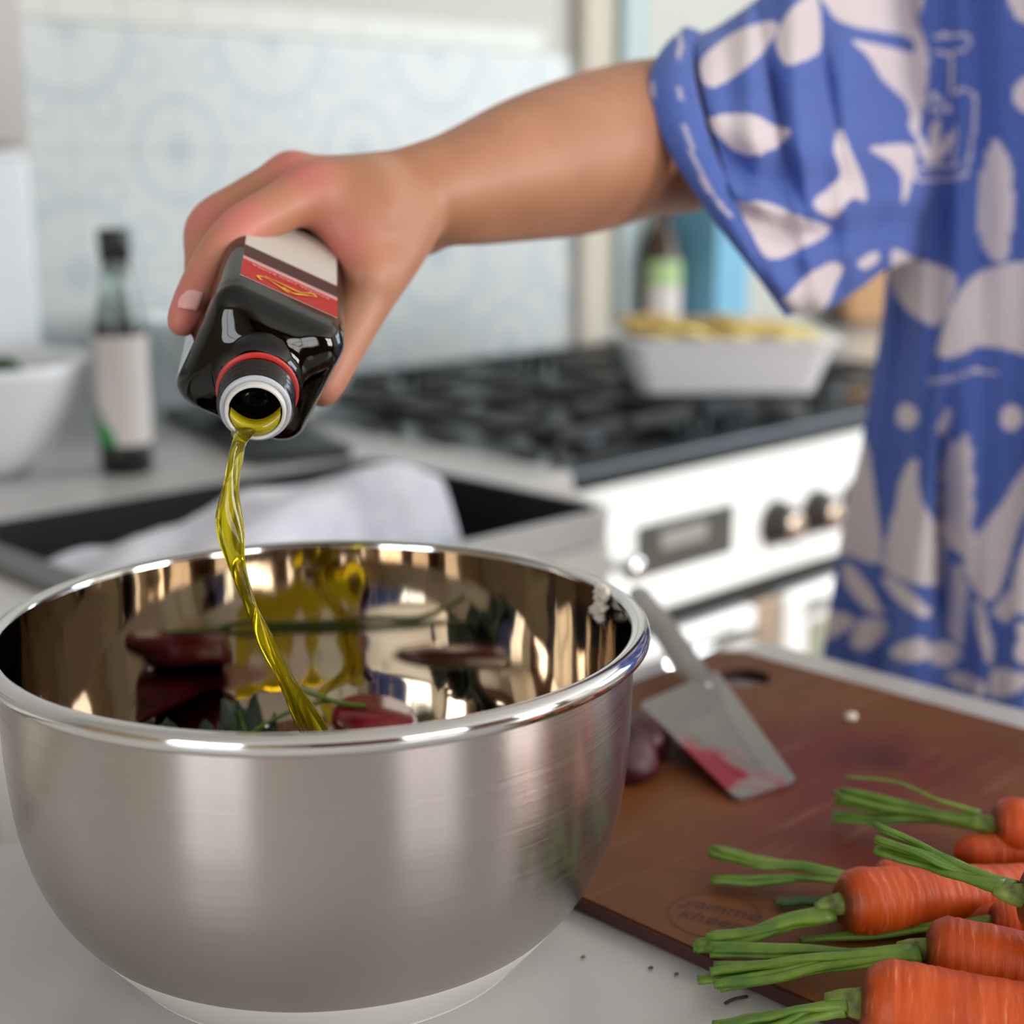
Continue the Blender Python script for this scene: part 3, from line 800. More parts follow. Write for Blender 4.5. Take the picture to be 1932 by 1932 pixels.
M['handle'] = mat('grey_handle', 'A19D99', 0.35, 0.7)
hp = spline([onz(1330, 1300, .021), onz(1308, 1268, .024), onz(1272, 1215, .030), onz(1240, 1170, .036), onz(1205, 1120, .04)], 26)
V, Fc = tube(np.array(hp) - B_, [.0050 + .0045 * min(1, i / 6) - .002 * max(0, (i - 20) / 6) for i in range(26)], 16, flat=.75)
mesh_obj('handle', V, Fc, M['handle'], kv, True)

M['beet'] = mat('beetroot', '5A0E1C', 0.5); noise_mix(M['beet'], '2E0610', '4A0C1A', 25, bump=.15, bscale=60)
def blob(name, c, r, sc, seed, m, amp=.15, cut=None, sub=3):
    bm = bmesh.new(); bmesh.ops.create_icosphere(bm, subdivisions=sub, radius=1)
    for v in bm.verts:
        d = 1 + amp * noise.noise(v.co * 1.6 + Vector((seed, seed * 2, 0)))
        v.co = Vector((v.co.x * sc[0], v.co.y * sc[1], v.co.z * sc[2])) * r * d
        if cut is not None: v.co.z = max(v.co.z, -cut * r)
    zmin = min(v.co.z for v in bm.verts)
    for v in bm.verts: v.co.z -= zmin
    o = bm_obj(name, bm, m, None, True); o.location = c
    return o
q = onz(1235, 1432, BZ)
tag(blob('beetroot', (q[0] - .006, q[1] + .012, BZ), .020, (1.15, 1.0, .75), 3, M['beet'], .12, .4), 'dark red beetroot piece propping up the cleaver blade', 'beetroot')
q = onz(1183, 1455, BZ)
tag(blob('beetroot', (q[0] - .004, q[1] + .004, BZ), .022, (1.0, 1.1, .9), 7, M['beet'], .12, .4), 'dark red beetroot half between the bowl and the cleaver', 'beetroot')

# ------------------------------------------------------------------ carrots
M['carrot'] = mat('carrot_skin', 'D9581A', 0.5, Subsurface_Weight=.0, Subsurface_Scale=.01)
b = M['carrot'].node_tree.nodes['Principled BSDF']; b.inputs['Subsurface Radius'].default_value = (1, .35, .1)
cr = noise_mix(M['carrot'], 'AE3A03', 'CC5008', 30, (2.2, .5, .5), 5, .3, .7, bump=.6, bscale=90, dist=.0018)
N, L, b = nodes(M['carrot'])
at_ = N.new('ShaderNodeAttribute'); at_.attribute_name = 'tint'
nz = N.new('ShaderNodeTexNoise'); nz.inputs['Scale'].default_value = 1; nz.inputs['Detail'].default_value = 3
tc = N.new('ShaderNodeTexCoord'); mp = N.new('ShaderNodeMapping'); mp.inputs['Scale'].default_value = (700, 60, 60); L.new(tc.outputs['Object'], mp.inputs[0]); L.new(mp.outputs[0], nz.inputs[0])
mr = N.new('ShaderNodeMapRange'); mr.inputs[1].default_value = .61; mr.inputs[2].default_value = .72; mr.inputs[4].default_value = .42; L.new(nz.outputs['Fac'], mr.inputs[0])
mx = N.new('ShaderNodeMix'); mx.data_type = 'RGBA'; L.new(mr.outputs[0], mx.inputs['Factor']); L.new(cr.outputs[0], mx.inputs['A']); mx.inputs['B'].default_value = lin('E9A070')
mx2 = N.new('ShaderNodeMix'); mx2.data_type = 'RGBA'; L.new(at_.outputs['Fac'], mx2.inputs['Factor']); L.new(mx.outputs['Result'], mx2.inputs['A']); mx2.inputs['B'].default_value = lin('3A2410')
L.new(mx2.outputs['Result'], b.inputs['Base Color'])
M['stem'] = mat('carrot_stem', '6E8F2C', 0.45)
cr = noise_mix(M['stem'], '446A1C', '74932F', 60, (1, 1, 1), 3, .3, .7)
M['stem_dark'] = mat('carrot_stem_dark', '33551F', 0.5); noise_mix(M['stem_dark'], '27451A', '46692A', 60)
M['crown'] = mat('carrot_crown', '7E8A3E', 0.6); noise_mix(M['crown'], '4E5522', '849642', 120, lo=.35, hi=.6)

def carrot(name_label, p0, p1, r, seed, stems, dark=False, tip_len=None, tipward=False):
    """p0 crown centre, p1 tip; stems: list of paths (world points, from crown outwards) with radius"""
    rng = random.Random(seed)
    p0, p1 = np.array(p0), np.array(p1)
    e = empty('carrot', tuple(p0), name_label, 'carrot', 'fresh carrots piled on the chopping board')
    ax = p1 - p0; Ln = np.linalg.norm(ax); ax /= Ln
    yv = np.cross([0, 0, 1.0], ax); yv /= np.linalg.norm(yv); zv = np.cross(ax, yv)
    n, m_ = 90, 36
    V, tint = [], []
    for i in range(n):
        t = i / (n - 1)
        s = t ** 1.25
        rad = r * ((.30 + .70 * math.sqrt(max(0, 1 - (1 - s / .085) ** 2))) if s < .085 else 1) * (1 - .50 * max(0, (s - .085)) ** 1.05) * (1 if s < .9 else math.sqrt(max(0, 1 - ((s - .9) / .1) ** 2)) * .98 + .02)
        if i == 0: rad = r * .12
        groove = .030 * noise.noise((s * 42 + seed, 2.2, 0)) + .022 * noise.noise((s * 95 + seed, 7.7, 0))
        for k in range(m_):
            a = 2 * PI * k / m_
            g = 1 + groove * (1 if abs(noise.noise((s * 30, math.cos(a) * 1.5, math.sin(a) * 1.5 + seed))) > .12 else .2) + .05 * noise.noise((s * 6 + seed, math.cos(a), math.sin(a)))
            bend = r * .25 * math.sin(s * PI) * (rng.random() * 0 + ((seed * 37) % 10 / 10 - .5))
            V.append((s * Ln, rad * g * math.cos(a) + bend, rad * g * math.sin(a)))
            tint.append(max(0, min(1, (.034 - s + .012 * noise.noise((math.cos(a) * 2, math.sin(a) * 2, seed)))/ .03)) * .85)
    Fc = [(i * m_ + k, i * m_ + (k + 1) % m_, (i + 1) * m_ + (k + 1) % m_, (i + 1) * m_ + k) for i in range(n - 1) for k in range(m_)]
    Fc.append(tuple(range(m_))[::-1])
    o = mesh_obj('root', V, Fc, M['carrot'], e, True)
    at_ = o.data.attributes.new('tint', 'FLOAT', 'POINT'); at_.data.foreach_set('value', tint)
    o.matrix_local = Matrix(((ax[0], yv[0], zv[0], 0), (ax[1], yv[1], zv[1], 0), (ax[2], yv[2], zv[2], 0), (0, 0, 0, 1)))
    if stems:
        d0 = stems[0][0][1] - p0; d0 = -ax
        V, Fc = tube([ax * r * .10, d0 * r * .15, d0 * r * .45, d0 * r * .75], [r * .36, r * .31, r * .24, r * .12], 16)
        mesh_obj('crown', V, Fc, M['crown'], e, True)
    for path, rs in stems:
        P = spline([q - p0 for q in path], 18)
        for i in range(len(P)):
            P[i] += np.array([noise.noise((seed + i * .3, 1, rs * 900)), noise.noise((seed + i * .3, 5, rs * 900)), 0]) * .0012
        V, Fc = tube(P, [rs * (1.75 - .85 * min(1, i / 5)) for i in range(18)], 9, flat=.72)
        mesh_obj('stem', V, Fc, M['stem_dark'] if dark else M['stem'], e, True)
    return e
def fan(p0, n, sx, sy, tips, seed, r=.0019, zt=.012, sag=.0):
    """stems from crown px p0=(x,y,z) to tips [(x,y,z)..] with a soft spread"""
    rng = random.Random(seed); out = []
    for i in range(n):
        tx, ty, tz = tips[i % len(tips)]
        tx += rng.uniform(-sx, sx); ty += rng.uniform(-sy, sy)
        j = lambda s: np.array([rng.uniform(-s, s), rng.uniform(-s, s), rng.uniform(-s, s) * .5])
        a = onz(*p0) + j(.0022); z = onz(tx, ty, tz)
        m1 = a * .66 + z * .34 + j(.002) + np.array([0, 0, sag]); m2 = a * .30 + z * .70 + j(.0025)
        for q_ in (m1, m2): q_[2] = max(q_[2], BZ + .003)
        out.append(([a, m1, m2, z], r * rng.uniform(.75, 1.2)))
    return out
# front carrot
carrot('largest carrot, lying closest to the camera at the bottom edge', onz(1622, 1893, .026), onz(2330, 1985, .022), .0178, 1,
       fan((1600, 1893, .026), 7, 12, 10, [(1345, 1932, .012), (1395, 1940, .012), (1430, 1955, .011), (1370, 1925, .013)], 11, .0024, sag=.001))
carrot('carrot just behind the front one, its long stems crossing the board edge', onz(1745, 1793, .024), onz(2330, 1880, .018), .0152, 2,
       fan((1728, 1800, .024), 12, 14, 9, [(1345, 1788, .014), (1350, 1795, .012), (1330, 1845, .011), (1340, 1830, .016), (1345, 1862, .011), (1360, 1850, .015)], 12, .0024, sag=.001))
carrot('tapering carrot in the middle with a dark crown and short bent stems', onz(1584, 1706, .024), onz(2080, 1655, .020), .0150, 3,
       fan((1568, 1722, .022), 9, 10, 8, [(1318, 1775, .012), (1312, 1790, .011), (1330, 1768, .014)], 13, .0024))
carrot('carrot mostly hidden behind the tapering one, stems spread to the left', onz(1648, 1665, .019), onz(1960, 1690, .016), .0110, 4,
       fan((1635, 1668, .019), 8, 10, 6, [(1345, 1605, .020), (1348, 1615, .017), (1350, 1660, .013), (1348, 1600, .022)], 14, .0023, sag=.002))
carrot('carrot resting on top of the pile at the right edge', onz(1926, 1690, .056), onz(2320, 1760, .045), .0145, 5,
       fan((1908, 1678, .057), 7, 8, 9, [(1655, 1575, .062), (1650, 1590, .060), (1652, 1612, .056), (1660, 1560, .064)], 15, .0023))
carrot('carrot at the upper right with thick level stems', onz(1872, 1558, .028), onz(2330, 1600, .022), .0150, 6,
       fan((1855, 1552, .029), 11, 10, 12, [(1575, 1495, .026), (1572, 1515, .022), (1578, 1545, .016), (1580, 1490, .028)], 16, .0025)
       + [([onz(1850, 1535, .032), onz(1760, 1505, .036), onz(1690, 1475, .038), onz(1590, 1466, .036)], .0012)])
carrot('carrot tip poking out under the upper right carrot', onz(2200, 1600, .020), onz(1798, 1606, .018), .0130, 7, [])
carrot('carrot end under the topmost carrot at the right edge', onz(1866, 1742, .020), onz(2250, 1770, .018), .0110, 8, [([onz(1868, 1742, .021), onz(1790, 1748, .018), onz(1650, 1765, .013), onz(1510, 1775, .011)], .002), ([onz(1868, 1740, .021), onz(1800, 1740, .018), onz(1640, 1758, .013), onz(1560, 1770, .011)], .002)])
carrot('carrot buried under the pile, only its dark stems showing', onz(1680, 1700, .017), onz(2000, 1740, .017), .0080, 9,
       fan((1660, 1702, .016), 5, 10, 6, [(1462, 1694, .012), (1480, 1708, .0115), (1470, 1700, .012)], 19, .0022), dark=True)

# crumbs
M['crumb'] = mat('white_crumb', 'DFD8CB', 0.8)
q = onz(1605, 1357, BZ); tag(blob('crumb', (q[0], q[1], BZ), .0045, (1, .8, .6), 2, M['crumb'], .3, .4, 2), 'pale crumb on the board behind the cleaver', 'crumb')
M['herb'] = mat('herb_bits', '3C5A33', 0.7)
for i, (x, y, lb) in enumerate(((1100, 1809, 'green herb speck on the stone beside the bowl'), (1228, 1829, 'green herb speck on the stone, middle of the three'), (1276, 1841, 'dark herb speck on the stone nearest the board edge'))):
    q = onz(x, y, 0); tag(blob('herb_speck', (q[0], q[1], 0.0003), .0014, (1, .7, .4), i + 5, M['herb'], .3, .5, 1), lb, 'herb')
P = spline([onz(1368, 1893, .0012), onz(1385, 1885, .0014), onz(1410, 1880, .0012)], 8)
V, Fc = tube(P, .0007, 6); tag(mesh_obj('dry_stalk', V, Fc, M['board_edge'], None, True), 'thin dry stalk on the stone beside the board corner', 'stalk')
# white crumb cluster stuck to the bowl's rim
parts = []
rng = random.Random(8)
bm = bmesh.new()
for i in range(34):
    u, v = rng.uniform(0, 1), rng.uniform(0, 1)
    ang = math.atan2(RT[1], RT[0]) + .34 + (u - .5) * .085
    zz = BH + .0025 - v * .014
    c = BC + np.array([math.cos(ang), math.sin(ang), 0]) * (.1290 + .003 * (1 - v)) + np.array([0, 0, zz])
    m4 = Matrix.Translation(c) @ Matrix.Rotation(rng.uniform(0, 6), 4, (rng.random(), rng.random(), 1)) @ Matrix.Diagonal((rng.uniform(.6, 1.6), 1, rng.uniform(.5, 1.3), 1))
    bmesh.ops.create_icosphere(bm, subdivisions=1, radius=.0020, matrix=m4)
o = bm_obj('cheese_crumbs', bm, M['crumb'], None); tag(o, 'white crumbly morsel stuck inside the bowl below its right rim', 'crumb')

# ------------------------------------------------------------------ salad in the bowl
M['beet_red'] = mat('beet_slice', '8A1220', 0.25); noise_mix(M['beet_red'], '6F0C18', 'A01C2C', 40)
M['kale'] = mat('kale_leaf', '1E3020', 0.5); noise_mix(M['kale'], '16261A', '2E4630', 40, bump=.3)
FD = np.array([FH[0], FH[1], 0]); 
def in_bowl(l, f, z): return BC + RT * l + FD * f + np.array([0, 0, z])
# beet slices heaped on the floor of the bowl
ORD = ('lowest', 'second', 'third', 'fourth', 'fifth', 'sixth')
items = [(.014 + .004 * math.sin(k * 2.1), .058 + .003 * math.cos(k * 1.7), .0205 + .0092 * k, .05 * math.sin(k), .05 * math.cos(k * 2), '%s red beet slice of the stack in the steel bowl' % ORD[k]) for k in range(6)]
items.append((.016, .064, .0765, .16, .10, 'tilted red beet slice on top of the stack in the steel bowl'))
items.append((-.045, .005, .0190, .05, .12, 'red beet slice lying apart under the kale in the steel bowl'))
for i, (l, f, z, tx, ty, lb) in enumerate(items):
    V, Fc = lathe([(.0001, .004), (.030, .004), (.0335, .001), (.0335, -.003), (.031, -.004), (.0001, -.004)], 28)
    if 3 <= i <= 6: V = [(x * .62, y * .62, z_) for x, y, z_ in V]
    o = mesh_obj('beet_slice', V, Fc, M['beet_red'], None, True); o.location = in_bowl(l, f, z); o.rotation_euler = (tx, ty, i); tag(o, lb, 'beetroot')
def kale(c, ang, ln, wd, seed, lb, curl=.4):
    nu, nv = 22, 15; V = []
    for i in range(nu):
        for j in range(nv):
            u = i / (nu - 1); v = j / (nv - 1) * 2 - 1
            hw = wd * math.sin(PI * min(1, u * .95 + .04)) ** .7
            ruff = .007 * abs(v) ** 2 * math.sin(u * 26 + seed + v * 3)
            V.append((u * ln, v * hw * (1 - .15 * abs(v)), curl * ln * u * u + abs(v) * hw * .5 + ruff))
    Fc = [(i * nv + j, (i + 1) * nv + j, (i + 1) * nv + j + 1, i * nv + j + 1) for i in range(nu - 1) for j in range(nv - 1)]
    e = empty('kale_leaf', tuple(c), lb, 'leaf'); e.rotation_euler = (0, 0, ang)
    o = mesh_obj('leaf_blade', V, Fc, M['kale'], e, True); o.modifiers.new('s', 'SOLIDIFY').thickness = .0008
    V, Fc = tube([(-.02, 0, .002), (ln * .4, 0, curl * ln * .16 + .001), (ln * .9, 0, curl * ln * .81 + .001)], [.0018, .0014, .0008], 8)
    mesh_obj('midrib', V, Fc, M['stem'], e, True)
kale(in_bowl(-.030, .026, .056), math.atan2(FD[1] - RT[1] * .5, FD[0] - RT[0] * .5), .050, .017, 1, 'dark kale leaf standing up in the steel bowl', .55)
kale(in_bowl(-.018, .034, .062), math.atan2(-RT[1] + FD[1] * .2, -RT[0] + FD[0] * .2), .068, .014, 5, 'dark kale leaf lying to the left in the steel bowl', .18)
kale(in_bowl(-.01, .01, .036), math.atan2(-RT[1] - .3, -RT[0] - .3), .070, .018, 8, 'low dark kale leaf spread over the left of the salad', .05)
for (pts, lb) in (([(-.050, .045, .070), (-.03, .056, .080), (-.008, .062, .086), (.006, .064, .083)], 'pale green herb stem leaning left on the beet stack'), ([(-.026, .058, .096), (-.012, .060, .090), (.0, .062, .085), (.012, .064, .083)], 'short pale herb stem where the oil lands')):
    P = spline([in_bowl(*q) for q in pts], 16); V, Fc = tube(P, .0011, 8)
    tag(mesh_obj('herb_sprig', V, Fc, M['stem'], None, True), lb, 'herb')

# ------------------------------------------------------------------ olive oil bottle, mouth towards the bowl
MO = at(482, 774, .600)
SH = at(493, 668, .650)
AX = SH - MO; AX /= np.linalg.norm(AX)
# square section turned so that its upper face leans to the right
q_ = UPC * math.cos(.40) + RT * math.sin(.40); bu = q_ - AX * (q_ @ AX); bu /= np.linalg.norm(bu); bs = np.cross(AX, bu)
if bs @ RT < 0: bs = -bs
ob = empty('olive_oil_bottle', tuple(MO), 'square dark glass olive oil bottle with red label, held and pouring', 'bottle')
def to_b(x, y, z): return x * bs + y * bu + z * AX
def sq_ring(hw, rr, z, n=10):
    return [to_b(p[0], p[1], z) for p in rounded_poly(-hw, hw, -hw, hw, min(rr, hw * .999), n)]
def bottle_shell(inset, z_end):
    HW = .0290 - inset
    st = [(.0140 - inset, 1, .004), (.0142 - inset, 1, .017), (.0145 - inset, 1, .023), (.0154 - inset, 1, .0275), (.0180 - inset, .93, .0318), (.0225 - inset, .68, .0352), (.0262 - inset, .48, .0388), (HW - .0004, .38, .044), (HW, .33, .050), (HW, .30, .07), (HW, .30, z_end - .006), (HW - .002, .32, z_end - .001), (HW - .006, .4, z_end)]
    sp_ = spline(st, 70)
    R = [sq_ring(a, a * min(b_, .999), z) for a, b_, z in sp_]
    n = len(R[0]); V = [v for r in R for v in r]; Fc = []
    for k in range(len(R) - 1):
        for i in range(n): Fc.append((k * n + i, (k + 1) * n + i, (k + 1) * n + (i + 1) % n, k * n + (i + 1) % n))
    Fc.append(tuple(range(n))); Fc.append(tuple((len(R) - 1) * n + i for i in range(n))[::-1])
    return V, Fc
def fixed(name, VF, m, parent, smooth=True):
    bm = bmesh.new(); vs = [bm.verts.new(v) for v in VF[0]]
    for f in VF[1]:
        try: bm.faces.new([vs[i] for i in f])
        except ValueError: pass
    return bm_obj(name, bm, m, parent, smooth)
M['bglass'] = mat('bottle_glass', '8E9A88', 0.02, 0, Transmission_Weight=1.0, IOR=1.5)
M['boil'] = mat('dark_contents', '030303', 0.6, Specular_IOR_Level=0.0)
fixed('glass_body', bottle_shell(0, .195), M['bglass'], ob)
fixed('dark_contents', bottle_shell(.0024, .190), M['boil'], ob)
def blathe(prof, n=56):
    V, Fc = lathe(prof, n); return [to_b(*v) for v in V], Fc
M['red'] = mat('red_plastic', 'C6352A', 0.35); M['neckblack'] = mat('black_finish', '0E0E0E', 0.18)
th = [(.0138, .0015), (.0148, .003)]
for i in range(3):
    z = .0045 + i * .0042; th += [(.0148, z), (.0157, z + .0009), (.0157, z + .0018), (.0148, z + .0028)]
th += [(.0148, .0185), (.0140, .019)]
fixed('thread', blathe(th), M['neckblack'], ob)
fixed('tamper_ring', blathe([(.0146, .0182), (.0164, .0182), (.0168, .0186), (.0168, .0194), (.0164, .0198), (.0146, .0198), (.0146, .0182)]), M['red'], ob)
M['pourer'] = mat('grey_pourer', 'B9BCC4', 0.3)
M['pourer2'] = mat('pale_pourer', 'D4D1CC', 0.35)
fixed('pourer_collar', blathe([(.0139, .0040), (.0143, .0030), (.0141, .0012), (.0132, .0004), (.0122, .0008), (.0118, .0020)]), M['pourer'], ob)
fixed('pourer_spout', blathe([(.0122, .0016), (.0121, -.0020), (.0117, -.0028), (.0110, -.0028), (.0106, -.0018), (.0104, .004), (.0102, .024)]), M['pourer2'], ob)
M['oil'] = mat('olive_oil', (.72, .60, .012, 1), 0.02, 0, Transmission_Weight=.85, IOR=1.35)
M['oil_pool'] = mat('olive_oil_pool', (.42, .34, .004, 1), 0.04)
M['oil_deep'] = mat('olive_oil_deep', (.06, .05, .003, 1), 0.1)
fixed('pourer_inside', blathe([(.0101, .002), (.0101, .0165), (.0001, .0168)]), M['oil_deep'], ob)
# pourer's inner cross and centre boss
fixed('pourer_boss', blathe([(.0001, .0145), (.0034, .0145), (.0036, .0165)], 24), M['neckblack'], ob)
# oil pool lying in the lower part of the spout: a circle segment slab
dn = -UPW + AX * (UPW @ AX); dn /= np.linalg.norm(dn); sd = np.cross(AX, dn)
if sd @ RT < 0: sd = -sd
V, Fc = [], []
seg = []
for a in np.linspace(-1.5, 1.5, 24): seg.append((math.sin(a) * .0100, math.cos(a) * .0100))
zs = [(-.0024, .0), (.002, .0), (.008, .0016), (.0150, .0034)]
nn = len(seg)
for z, rise in zs:
    for s_, d_ in seg: V.append(sd * s_ + dn * d_ + AX * z)
    for s_, d_ in seg: V.append(sd * s_ * .99 + dn * (math.cos(1.5) * .0100 + .0052 * (1 - (s_ / .0095) ** 2)) + AX * z)
mm = 2 * nn
for k in range(len(zs) - 1):
    o0, o1 = k * mm, (k + 1) * mm
    for i in range(nn - 1):
        Fc += [(o0 + i, o0 + i + 1, o1 + i + 1, o1 + i), (o0 + nn + i, o1 + nn + i, o1 + nn + i + 1, o0 + nn + i + 1)]
for i in range(nn - 1): Fc.append((i, nn + i, nn + i + 1, i + 1))
fixed('oil_pool', (V, Fc), M['oil_pool'], ob)
# label on the upper face, slightly proud of the glass
M['lab_red'] = mat('label_red', 'AE1B10', 0.5); M['lab_cream'] = mat('label_cream', 'C9C1B8', 0.6); M['lab_pink'] = mat('label_pink', 'C99A97', 0.6); M['lab_brown'] = mat('label_brown', '43221D', 0.6)
M['gold'] = mat('label_gold', 'D9A024', 0.4); M['lab_text'] = mat('label_text', 'EE9C96', 0.6)
yl = .0292
def strip(nm, z0, z1, m, hw=.0222, dy=0.0, par=ob):
    pts = [(-hw, z0), (hw, z0), (hw, z1), (-hw, z1)]
    V = [to_b(x, yl + dy, z) for x, z in pts] + [to_b(x, yl + dy - .0003, z) for x, z in pts]
    return fixed(nm, (V, [(0, 1, 2, 3), (4, 5, 6, 7), (0, 1, 5, 4), (1, 2, 6, 5), (2, 3, 7, 6), (3, 0, 4, 7)]), m, par, False)
LB = strip('label', .0575, .150, M['lab_cream'])
strip('label_print', .0577, .0775, M['lab_red'], .0222, .0002, LB)
strip('label_print', .0775, .0810, M['lab_pink'], .0222, .0003, LB)
strip('label_print', .0818, .0960, M['lab_brown'], .0222, .0002, LB)
bmx = Matrix(((-bs[0], -AX[0] * -1, bu[0], 0), (-bs[1], -AX[1] * -1, bu[1], 0), (-bs[2], -AX[2] * -1, bu[2], 0), (0, 0, 0, 1)))
tx_ = np.cross(-AX, bu)
bmx = Matrix([[tx_[i], -AX[i], bu[i], 0] for i in range(3)] + [[0, 0, 0, 1]])
def lab_m(x, z): return Matrix.Translation(Vector(to_b(x, yl + .0006, z))) @ bmx
text_mesh('label_print', 'ROCCIA ORO ROSSA', .0038, M['lab_text'], LB, lab_m(0, .0752))
sc_ = [(-.014, .064), (-.0155, .067), (-.012, .069), (-.006, .0665), (-.001, .0640), (-.0035, .0675), (.0015, .0655), (.005, .068), (.0095, .0715), (.0125, .0735), (.0105, .0752), (.0078, .0728), (.0045, .0702), (.0, .0700), (-.0065, .0705), (-.0125, .0705)]
P = spline([(x * .95, yl + .0006, z - .0040) for x, z in sc_], 90)
V, Fc = [], []
for i, pnt in enumerate(P):
    t = P[min(i + 1, 89)] - P[max(i - 1, 0)]; nx_, nz_ = -t[2], t[0]; l_ = math.hypot(nx_, nz_) + 1e-9
    wv = .00058 + .00028 * math.sin(i * .35)
    for s in (-1, 1): V.append(to_b(pnt[0] + s * nx_ / l_ * wv, pnt[1], pnt[2] + s * nz_ / l_ * wv))
fixed('label_print', (V, [(2 * i, 2 * i + 1, 2 * i + 3, 2 * i + 2) for i in range(89)]), M['gold'], LB)

# the poured oil: a twisting ribbon from the spout into the bowl
lipP = MO + dn * .0098 - AX * .0028 - RT * .0052
path = [lipP + np.array([0, 0, .0012]), lipP - AX * .004 + np.array([0, 0, -.003]) - RT * .002]
path += [at(x, y, d) for x, y, d in ((438, 905, .594), (432, 965, .594), (440, 1035, .596), (457, 1100, .600), (484, 1170, .606), (520, 1245, .614), (562, 1325, .622), (602, 1395, .632), (622, 1450, .640))]
path.append(in_bowl(-.075, .03, .045) * .3 + path[-1] * .7 + np.array([0, 0, -.012]))
P = spline(path, 120)
rad = [.0062 * (1 + .30 * max(0, 1 - i / 8) - .25 * min(1, i / 12)) + .0010 * math.sin(i * .22) for i in range(120)]
tw = [.5 + i * .055 + .25 * math.sin(i * .11) for i in range(120)]
V, Fc = tube(P, rad, 20, flat=.42, twist=tw)
oil = fixed('oil_stream', (V, Fc), M['oil'], None)
tag(oil, 'golden olive oil stream pouring from the bottle into the bowl', 'oil')

# ------------------------------------------------------------------ person: arm, hand, shirt
pe = empty('person', tuple(at(1950, 1300, 1.20) * np.array([1, 1, 0]) + np.array([0, 0, RZ0])), 'person in a blue printed smock pouring oil from a square bottle', 'person')
PO = np.array(pe.location)
M['skin'] = mat('skin', 'C08A6C', 0.48, Subsurface_Weight=.18, Subsurface_Scale=.006)
N, L, b = nodes(M['skin']); b.inputs['Subsurface Radius'].default_value = (1, .4, .25)
cr = noise_mix(M['skin'], 'AB7456', 'BA8364', 22, lo=.3, hi=.7, bump=.08, bscale=420, dist=.0008)
at_ = N.new('ShaderNodeAttribute'); at_.attribute_name = 'tint'
mx = N.new('ShaderNodeMix'); mx.data_type = 'RGBA'; L.new(at_.outputs['Fac'], mx.inputs['Factor']); L.new(cr.outputs[0], mx.inputs['A']); mx.inputs['B'].default_value = lin('C8766C')
L.new(mx.outputs['Result'], b.inputs['Base Color'])

G = Field((.33, .42, .17), (1.16, .74, .47), .0018)
palm = G.new()
W = at(808, 366, .770)                       # wrist
MCP = [at(588, 362, .716), at(552, 337, .742), at(565, 350, .772), at(595, 380, .795)]
for i, mc in enumerate(MCP):
    st = W + (RT * -.006 + UPC * (.002 - .003 * i) + FW * (.004 + .007 * i))
    G.cone(palm, st, mc, .0205 - .001 * i, .0130 - .0006 * i, .014)
TH = [(at(764, 415, .752), .0180), (at(733, 480, .736), .0158), (at(694, 548, .722), .0138), (at(667, 602, .714), .0122), (at(643, 650, .707), .0112), (at(624, 694, .701), .0100), (at(607, 735, .696), .0082)]
G.cone(palm, at(690, 395, .735), at(630, 385, .725), .020, .0145, .014)
G.cone(palm, at(700, 420, .730), at(745, 420, .745), .0165, .0185, .014)
G.cone(palm, at(648, 425, .722), at(690, 520, .715), .0075, .012, .014)      # web of the thumb
# forearm
def arm_chain(keys, n, k):
    P = spline([list(p) + [r] for p, r in keys], n)
    for a, b_ in zip(P[:-1], P[1:]): G.cone(palm, a[:3], b_[:3], a[3], b_[3], k)
arm_chain([(at(790, 366, .766), .0215), (at(850, 352, .783), .0238), (at(925, 332, .810), .0295), (at(1010, 308, .842), .0360), (at(1110, 284, .885), .0418), (at(1215, 262, .928), .0450), (at(1300, 252, .962), .0450)], 26, .006)
arm_chain([(at(840, 396, .780), .0100), (at(900, 400, .803), .0115), (at(990, 393, .836), .0125), (at(1090, 382, .875), .0140), (at(1180, 345, .91), .018)], 14, .012)
fing = G.new()
def chain(pts):
    D = G.new()
    P = spline([list(p) + [r] for p, r in pts], 4 * len(pts))
    for a, b_ in zip(P[:-1], P[1:]): G.cone(D, a[:3], b_[:3], a[3], b_[3], .002)
    np.minimum(fing, D, out=fing)
chain([(MCP[0], .0130), (at(525, 394, .702), .0110), (at(457, 432, .688), .0102), (at(414, 478, .677), .0090), (at(387, 526, .668), .0088), (at(364, 570, .661), .0080), (at(344, 608, .656), .0064)])
chain([(MCP[1], .0122), (at(462, 382, .730), .0104), (at(394, 426, .720), .0100), (at(387, 490, .706), .0090), (at(384, 545, .700), .0080), (at(380, 600, .697), .0066)])
chain([(MCP[2], .0116), (at(470, 395, .765), .0100), (at(415, 440, .757), .0092), (at(395, 505, .744), .0082), (at(393, 560, .738), .0066)])
chain([(MCP[3], .0106), (at(505, 415, .792), .0090), (at(455, 455, .786), .0082), (at(428, 510, .776), .0072), (at(420, 555, .770), .0060)])
chain(TH)
# thumb tip pad
body = Field.smin(palm, fing, .006)
# upper arm: its own mass, so a crease shows at the elbow
ua = G.new()
G.cone(ua, at(1262, 275, .945), at(1600, 230, 1.13), .0425, .044, 0)
body = np.minimum(body, Field.smin(body, ua, .004))
# crease in the bend of the elbow
cs_ = G.new(); G.chain(cs_, [(at(1238, 200, .899), .0028), (at(1243, 290, .890), .0042), (at(1254, 362, .903), .0028)], 0)
body = np.maximum(body, -cs_)
V, Q = G.mesh(body)
pink = [(at(452, 418, .68), .016), (at(575, 335, .705), .014), (at(545, 310, .735), .014), (at(385, 412, .712), .014), (at(345, 600, .655), .024), (at(362, 590, .69), .02), (at(625, 735, .67), .022), (at(640, 470, .715), .016)]
tint = np.zeros(len(V))
for c, r in pink: tint = np.maximum(tint, np.exp(-(np.linalg.norm(V - c, axis=1) / r) ** 2))
np_body = np_mesh('body', V - PO, Q, M['skin'], pe, tint)
